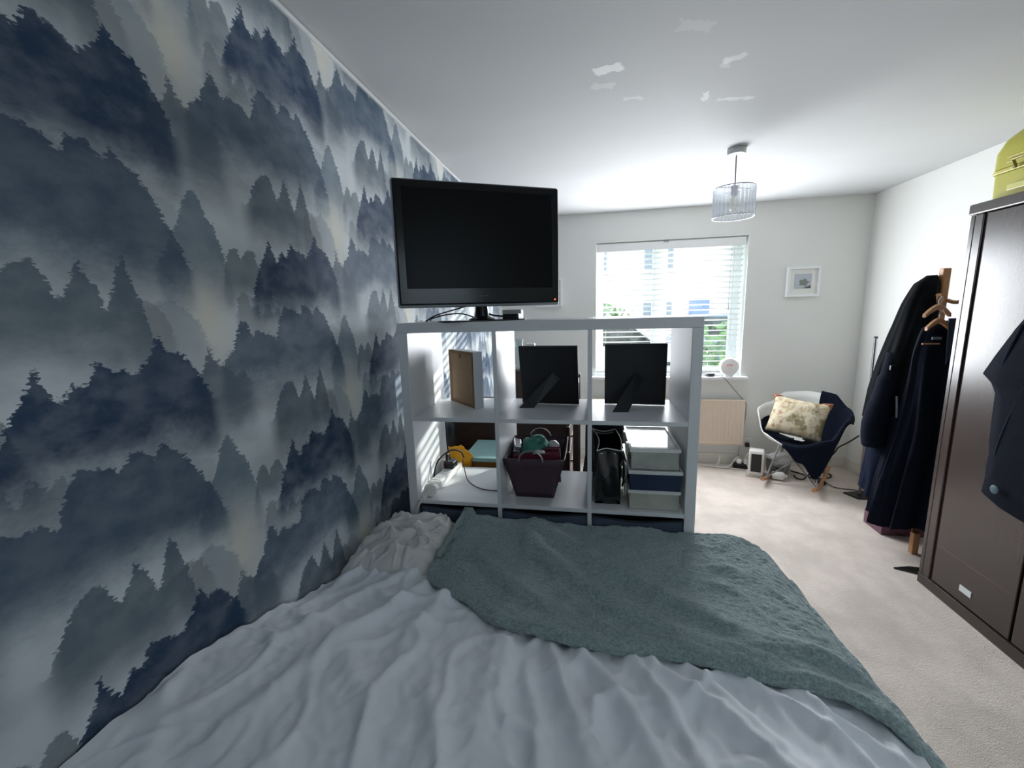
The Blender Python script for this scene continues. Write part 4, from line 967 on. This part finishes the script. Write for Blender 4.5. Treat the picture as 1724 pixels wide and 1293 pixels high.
def cush(sgn):
    def fn(u, v):
        a, b = 2*u-1, 2*v-1
        w = (max(0, 1-abs(a)**2.6)*max(0, 1-abs(b)**2.6))**.5
        pin = 1-.07*(1-abs(a)**2)*abs(b)**3; pin2 = 1-.07*(1-abs(b)**2)*abs(a)**3
        return cc + Rx*(.205*a*pin2) + Ry*(.165*b*pin) + Rn*(sgn*.070*w*(1+.12*nz(a*2, b*2, sgn)))
    return fn
MB().grid(cush(1), 25, 25).grid(cush(-1), 25, 25).build('cushion_cover', cushion_mat(), cu, smooth=True, ang=100)
M_RUST = mat('rust_corner', (150, 96, 70), .9, var=.3, vscale=90)
for sx, sy in ((-1, 1), (1, 1)):
    p = cc+Rx*(.185*sx)+Ry*(.155*sy)
    MB().add([p-Rx*.050*sx+Ry*.012*sy, p+Rx*.026*sx+Ry*.022*sy, p+Rx*.020*sx-Ry*.035*sy, p+Rn*.024, p-Rn*.024], [(0,1,3),(1,2,3),(0,2,3),(0,1,4),(1,2,4),(0,2,4)]).build('corner_flap', M_RUST, cu, smooth=True)

# ------------------------------------------------------------------ floor things in the far corner
fh = thing('fan_heater', (1.47, 3.95, 0), 'white upright fan heater with dark grille beside the rocking chair', 'heater')
R = rotz(-.35, (1.455, 3.93, 0)) @ Matrix.Rotation(-.06, 4, 'X')
def T_(mb, R): mb.v = [tuple(R @ Vector(v)) for v in mb.v]; return mb
T_(MB().prism([(-.055,.0),(.055,.0),(.068,.08),(.068,.17),(.055,.225),(.035,.235),(-.055,.235),(-.068,.2),(-.068,.03)], 'x', -.060, .060), R).build('body', M_WHITEPL, fh, bevel=.012, smooth=True, seg=3)
fg = box(-.040, .040, -.0745, -.066, .045, .205, R).build('grille', M_BLACK, fh, bevel=.003)
for k in range(7): box(-.038, .038, -.0765, -.0740, .056+k*.021, .060+k*.021, R).build('grille_bar', mat('grille_dark', (40,46,44), .5) if k == 0 else bpy.data.materials['grille_dark'], fg)
box(-.075, .075, -.075, .07, 0, .012, rotz(-.35, (1.455, 3.93, 0))).build('foot', mat('heater_foot', (196,188,178), .5), fh, bevel=.004)
gb = thing('grey_bowl', (1.66, 3.95, 0), 'grey plastic tub standing on the carpet under the rocking chair', 'tub')
MB().lathe([(.0,.0),(.075,.0),(.082,.01),(.098,.11),(.100,.115),(.094,.115),(.078,.012),(0,.010)], (1.655, 3.985, 0), 36).build('tub_body', mat('mid_grey_plastic', (132, 138, 138), .5), gb, smooth=True)
box(1.60, 1.66, 3.887, 3.893, .075, .085).build('tub_slot', M_BLACK, gb)
crumple('plastic_bag', (1.640, 3.93, .160), (.085, .055, .055), glassy('clear_bag', (232,234,234), .55, .15), 'crumpled clear plastic bag lying on the grey tub', 'bag', 31, .5, 36)
wc = thing('white_beaker', (1.60, 3.86, 0), 'small white beaker lying on its side on the carpet by the tub', 'beaker')
MB().lathe([(0,-.045),(.030,-.045),(.034,-.035),(.036,.03),(.028,.045),(0,.05)], (1.60, 3.83, .037), 24, Matrix.Rotation(PI/2, 4, 'Y') @ Matrix.Rotation(.3, 4, 'X')).build('beaker_body', M_WHITEPL, wc, smooth=True)
MB().lathe([(0,0),(.014,0),(.014,.020),(0,.022)], (1.645, 3.825, .037), 16, Matrix.Rotation(PI/2, 4, 'Y')).build('beaker_cap', M_WHITEPL, wc, smooth=True)
sk = thing('wall_socket', (1.462, YF, .21), 'white wall socket with a dark plug at the right of the radiator', 'socket')
box(1.425, 1.500, YF-.012, YF, .165, .255).build('face_plate', M_WHITEPL, sk, bevel=.004)
box(1.445, 1.480, YF-.045, YF-.012, .175, .215).build('plug', mat('plug_dark', (60, 40, 40), .5), sk, bevel=.005)
el = thing('black_extension_block', (1.39, 4.14, 0), 'black extension block with white plugs on the carpet by the radiator', 'extension lead')
R = rotz(-.25, (1.32, 4.11, 0))
box(0, .15, -.03, .03, 0, .045, R).build('block', M_BLACK, el, bevel=.006)
for k in range(2): box(.03+k*.06, .07+k*.06, -.022, .018, .045, .085, R).build('white_plug', M_WHITEPL, el, bevel=.006)
cable([(1.05,4.10,.012),(1.15,4.07,.012),(1.24,4.05,.014),(1.30,4.09,.03),(1.345,4.125,.075),(1.37,4.11,.10)], .006, M_CORDW, 'thick white cable curving along the carpet to the black block')
cable([(1.17,4.08,.012),(1.19,4.09,.05),(1.20,4.10,.10),(1.195,4.10,.13)], .006, M_CORDW, 'white cable end standing up in front of the radiator')
cable([(1.40,4.10,.08),(1.44,4.06,.07),(1.45,4.03,.03),(1.41,4.02,.008),(1.33,4.04,.008),(1.25,4.06,.008),(1.12,4.12,.008)], .005, mat('ivory_cord', (210, 205, 196), .5), 'ivory cable looping in front of the black block')
cable([(1.42,4.10,.06),(1.46,4.09,.13),(1.44,4.06,.16),(1.41,4.06,.10),(1.43,4.03,.02),(1.40,4.00,.008)], .0045, M_CORDW, 'white cable hooped over the end of the black block')
cable([(2.03,3.56,.49),(1.98,3.60,.42),(1.95,3.66,.36),(1.945,3.70,.30),(1.91,3.76,.20),(1.87,3.80,.12),(1.83,3.83,.05),(1.80,3.84,.009),(1.76,3.87,.009),(1.77,3.93,.009)], .006, M_CORD, 'dark cable dropping from the coats down behind the rocking chair')
cable([(1.79,4.05,.008),(1.85,3.97,.008),(1.90,3.88,.008),(1.98,3.88,.008),(2.06,3.93,.008),(2.08,4.0,.008),(2.03,4.04,.008),(1.95,4.01,.008)], .006, M_CORD, 'black cable coiled on the carpet behind the rocking chair')
cable([(1.93,3.76,.02),(1.97,3.70,.008),(2.03,3.67,.008),(2.09,3.66,.008),(2.13,3.62,.016)], .004, M_CORD, 'thin black cable from the small plug to the black base plate')
tag(box(-.04, .04, -.016, .016, 0, .03, rotz(-.5, (1.905, 3.775, 0))).build('inline_switch', mat('dark_maroon_plastic', (46, 32, 36), .4), bevel=.008), 'small dark inline switch on the carpet by the right rocker', 'switch')

# ------------------------------------------------------------------ bed
def bedz(x, y):
    z = .660+.125*sm((1.3-y)/.85)*(1-.55*min(1, max(0, (x+.866)/1.5)))
    z -= .045*math.exp(-((x+.866)/.14)**2)*sm((y-.75)/.4)
    e = max(0, (x-.46)/.2); return z-.05*e*e
bed = thing('bed', (-.1, .4, 0), 'double bed with a white mattress pushed against the wallpapered wall', 'bed')
box(-.860, .640, YB+.03, 1.515, .06, .30).build('bed_base', mat('grey_divan', (150, 150, 152), .9, var=.1, bump=.2), bed, bevel=.02)
box(-.860, .640, YB+.03, 1.515, .302, .585).build('mattress', mat('white_ticking', (220, 222, 224), .9, var=.04), bed, bevel=.05, seg=4)
for q in ((-.80, -.9), (.52, -.9), (-.80, 1.38), (.52, 1.38)): box(q[0], q[0]+.06, q[1], q[1]+.06, 0, .06).build('foot', M_BLACK, bed)

def seg_d(p, pl):
    best = 9; bt = 0; L = 0; tot = sum((Vector(b)-Vector(a)).length for a, b in zip(pl, pl[1:]))
    for a, b in zip(pl, pl[1:]):
        ax, ay = a; bx_, by_ = b; dx, dy = bx_-ax, by_-ay; l2 = dx*dx+dy*dy; l = math.sqrt(l2)
        t = max(0, min(1, ((p[0]-ax)*dx+(p[1]-ay)*dy)/l2)); d = math.hypot(p[0]-ax-t*dx, p[1]-ay-t*dy)
        if d < best: best = d; bt = (L+t*l)/tot
        L += l
    return best, bt
SH_R = [  # creases of the sheet: polyline in plan, width, height
 ([(-.11,.95),(-.097,.912),(-.057,.777),(-.012,.652),(.02,.58)], .022, .018),
 ([(-.03,.90),(-.004,.858),(.063,.761),(.103,.682),(.14,.60)], .024, .022),
 ([(.085,.91),(.099,.88),(.159,.749),(.189,.648),(.21,.57)], .022, .018),
 ([(.13,.89),(.157,.86),(.248,.781),(.311,.70),(.36,.60)], .022, .020),
 ([(.22,.885),(.241,.855),(.33,.724),(.38,.63)], .022, .018),
 ([(.34,.87),(.376,.836),(.463,.746),(.50,.66)], .020, .016),
 ([(.42,.85),(.439,.832),(.532,.745),(.57,.69)], .018, .014),
 ([(-.205,.96),(-.206,.774),(-.201,.60)], .035, .012),
 ([(-.39,1.16),(-.406,1.141),(-.438,.899),(-.413,.68)], .035, .014),
 ([(-.48,1.15),(-.497,1.124),(-.584,.867),(-.624,.663),(-.66,.50)], .030, .016),
 ([(-.56,1.20),(-.582,1.183),(-.689,1.008),(-.743,.79)], .028, .016),
 ([(-.70,1.29),(-.733,1.267),(-.80,1.137),(-.81,.926)], .024, .014),
 ([(-.14,.80),(-.097,.68),(-.081,.58)], .018, .010), ([(.009,.75),(.018,.60)], .02, .010),
 ([(-.33,.73),(-.253,.55)], .03, .012), ([(-.612,.83),(-.418,.631),(-.375,.52)], .035, .012),
 ([(-.62,1.05),(-.50,.95),(-.36,.93)], .02, .008), ([(-.52,1.02),(-.40,1.05),(-.30,.99)], .022, .010),
]
SH_B = [(pl, w*.78, h_*1.25, (min(p[0] for p in pl)-3*w, max(p[0] for p in pl)+3*w, min(p[1] for p in pl)-3*w, max(p[1] for p in pl)+3*w)) for pl, w, h_ in SH_R]
def sheetz(x, y):
    z = bedz(x, y)
    for pl, w, hh_, bb in SH_B:
        if x < bb[0] or x > bb[1] or y < bb[2] or y > bb[3]: continue
        d, t = seg_d((x, y), pl)
        if d < 3*w: z += hh_*math.exp(-(d/w)**2)*(.35+.65*math.sin(PI*min(1, .12+t*.88)))
    z += .010*nz(x*5, y*5, 3)+.006*nz(x*13, y*9, 1)+.0025*nz(x*34, y*22, 5)
    r = abs(nz(x*7+3, y*4.5, 9)); z += .010*max(0, 1-r*7)*sm((y-.3)/.3)
    r = abs(nz(x*15-y*6, y*9+x*4, 21)); z += .004*max(0, 1-r*6)
    r = abs(nz(x*26+y*9, y*14, 33)); z += .003*max(0, 1-r*5)
    return z
M_SHEET = mat('white_cotton', (238, 242, 249), .85, var=.02, vscale=4, bump=.10, bscale=900)
NX, NY = 250, 270
def sheet_pt(u, v):
    y = -.30+1.80*v
    s = u*1.75
    x = -.858+s
    xe = .60+.015*nz(y*3, 1)
    if x > xe:      # falls over the side of the bed
        k = x-xe; return (xe+.035*sm(k/.06)+.010*nz(y*8, k*3), y, sheetz(xe, y)-max(0, k-.01)*1.35)
    wob = .012*nz(y*7, 2) if u < .004 else 0
    return (x, y, sheetz(x, y)+wob)
sheet = MB().grid(sheet_pt, NX, NY).build('duvet', M_SHEET, None, smooth=True, ang=180)
tag(sheet, 'crumpled white duvet spread over the near part of the bed', 'duvet')

# pillow-like bundle of white bedding in the corner by the wall
def bund(u, v):
    x = -.855+.36*u; y = 1.17+.365*v
    a, b = 2*u-1, 2*v-1
    w = (max(0, 1-abs(a)**4)*max(0, 1-abs(b)**4))**.5
    z = bedz(x, y)-.045+.105*w+.03*w*nz(x*7, y*7)+.014*w*nz(x*19, y*15, 2)
    r = abs(nz(x*9+y*4, y*13, 4)); z += .026*w*max(0, 1-r*6)
    r = abs(nz(x*22-y*9, y*19, 8)); z += .012*w*max(0, 1-r*5)
    return (x+.015*nz(y*9, 3), y+.015*nz(x*9, 7), z)
bd = MB().grid(bund, 110, 110).build('white_pillow', mat('white_linen', (216, 216, 214), .85, var=.02, bump=.1, bscale=900), None, smooth=True, ang=180, solid=.004)
tag(bd, 'crumpled white pillow in the corner of the bed by the wall', 'pillow')

# sage blanket
LOW = [(-.50,1.225),(-.505,1.143),(-.43,1.07),(-.327,1.006),(-.244,.938),(-.12,.905),(.01,.885),(.183,.89),(.381,.859),(.512,.833),(.585,.787),(.64,.74)]
LOWP = smooth_path([(a, b, 0) for a, b in LOW], 6)
UPP = smooth_path([(-.490,1.535,0),(-.40,1.535,0),(-.2,1.54,0),(0,1.54,0),(.2,1.54,0),(.36,1.54,0),(.50,1.525,0),(.60,1.47,0),(.64,1.40,0)], 6)
def along(P, t):
    f = t*(len(P)-1); i = min(int(f), len(P)-2); return P[i].lerp(P[i+1], f-i)
BL_R = [([(-.46,1.50),(-.273,1.465),(-.059,1.183),(.089,1.032),(.26,.947),(.442,.923)], .032, .026),
        ([(-.209,1.496),(.013,1.293),(.249,1.088),(.385,.971),(.529,.929)], .036, .028),
        ([(-.46,1.32),(-.388,1.289),(-.253,1.134),(-.115,1.02),(.026,.969)], .030, .022),
        ([(.431,.99),(.525,.945),(.622,.926)], .028, .020), ([(-.49,1.20),(-.40,1.17),(-.33,1.08)], .025, .018)]
def blz(x, y, v):
    z = bedz(min(x, .62), y)+.030
    for pl_, w, hh_ in BL_R:
        d, t = seg_d((x, y), pl_)
        if d < 3*w: z += hh_*math.exp(-(d/w)**2)*math.sin(PI*min(1, .2+t*.75))
    r = abs(nz(x*6+y*4, y*5-x*3, 15)); z += .005*max(0, 1-r*5)
    z += .010*nz(x*5, y*5, 11)+.004*nz(x*16, y*16, 12)+.0035*nz(x*70, y*70, 13)+.0025*nz(x*150, y*150, 14)
    return z
def blanket_pt(u, v):
    if u < .80:
        t = u/.80
        a, b = along(LOWP, t), along(UPP, t); p = a.lerp(b, v)
        z = blz(p.x, p.y, v)
        z -= .012*(1-sm(v/.05))                                       # lower hem rolls down
        z -= .030*sm((v-.965)/.035)                                    # foot end
        if t < .03: z += .010*(1-t/.03)
        e = max(0, p.x-.56); z -= 1.6*e*e*5
        return (p.x, p.y, z)
    k = (u-.80)/.20
    a, b = along(LOWP, 1), along(UPP, 1); p = a.lerp(b, v)
    z0_ = blz(p.x, p.y, v)-1.6*(max(0, p.x-.56)**2)*5
    if v < .05: z0_ -= .012*(1-sm(v/.05))
    wav = .012*nz(v*9, k*3, 6)
    L_ = .34-.05*v
    return (p.x+.050*math.sin(min(1, k*3)*PI/2)+wav*min(1, k*4), p.y-.02*k, z0_-L_*max(0, k-.04))
def fleece():
    T = NT('sage_fleece'); o = T.obj(); c = lin((152, 172, 174))
    a = T.noise(o, 140.0, 3.0, .7); b = T.noise(o, 14.0, 3.0)
    col = T.mix(T.maprange(a, .35, .68), rgba([v*.72 for v in c]), rgba([min(1, v*1.18) for v in c]))
    col = T.mix(T.math('MULTIPLY', b, .25), col, rgba([v*.8 for v in c]))
    T.L.new(col, T.b.inputs['Base Color']); T.b.inputs['Roughness'].default_value = .95; T.b.inputs['Sheen Weight'].default_value = .35
    T.b.inputs['Specular IOR Level'].default_value = .1
    T.bump(T.math('ADD', a, T.math('MULTIPLY', T.noise(o, 380.0, 2.0), .5)), .8, .006)
    return T.m
bk_ = thing('sage_blanket', (.1, 1.2, .66), 'sage green fleece blanket thrown over the foot of the bed', 'blanket')
MB().grid(blanket_pt, 240, 150).build('blanket_cloth', fleece(), bk_, smooth=True, ang=180, solid=.010)
M_HEM = mat('sage_hem', (138, 154, 152), .9, var=.1, bump=.3, bscale=300)
hem = [Vector(blanket_pt(0, v/20))+Vector((0,0,.010)) for v in range(21)]
MB().tube(hem, [.010+.004*math.sin(k) for k in range(21)], 8).build('rolled_hem', M_HEM, bk_, smooth=True)
crn = Vector((-.480, 1.515, bedz(-.48, 1.515)+.045))
MB().add([crn+Vector(q) for q in ((-.03,-.02,0),(.045,-.01,.002),(.020,.012,.030),(-.012,.010,.034),(-.02,.0,.018))], [(0,1,2,4),(2,3,4)]).build('turned_corner', M_HEM, bk_, smooth=True, solid=.008)
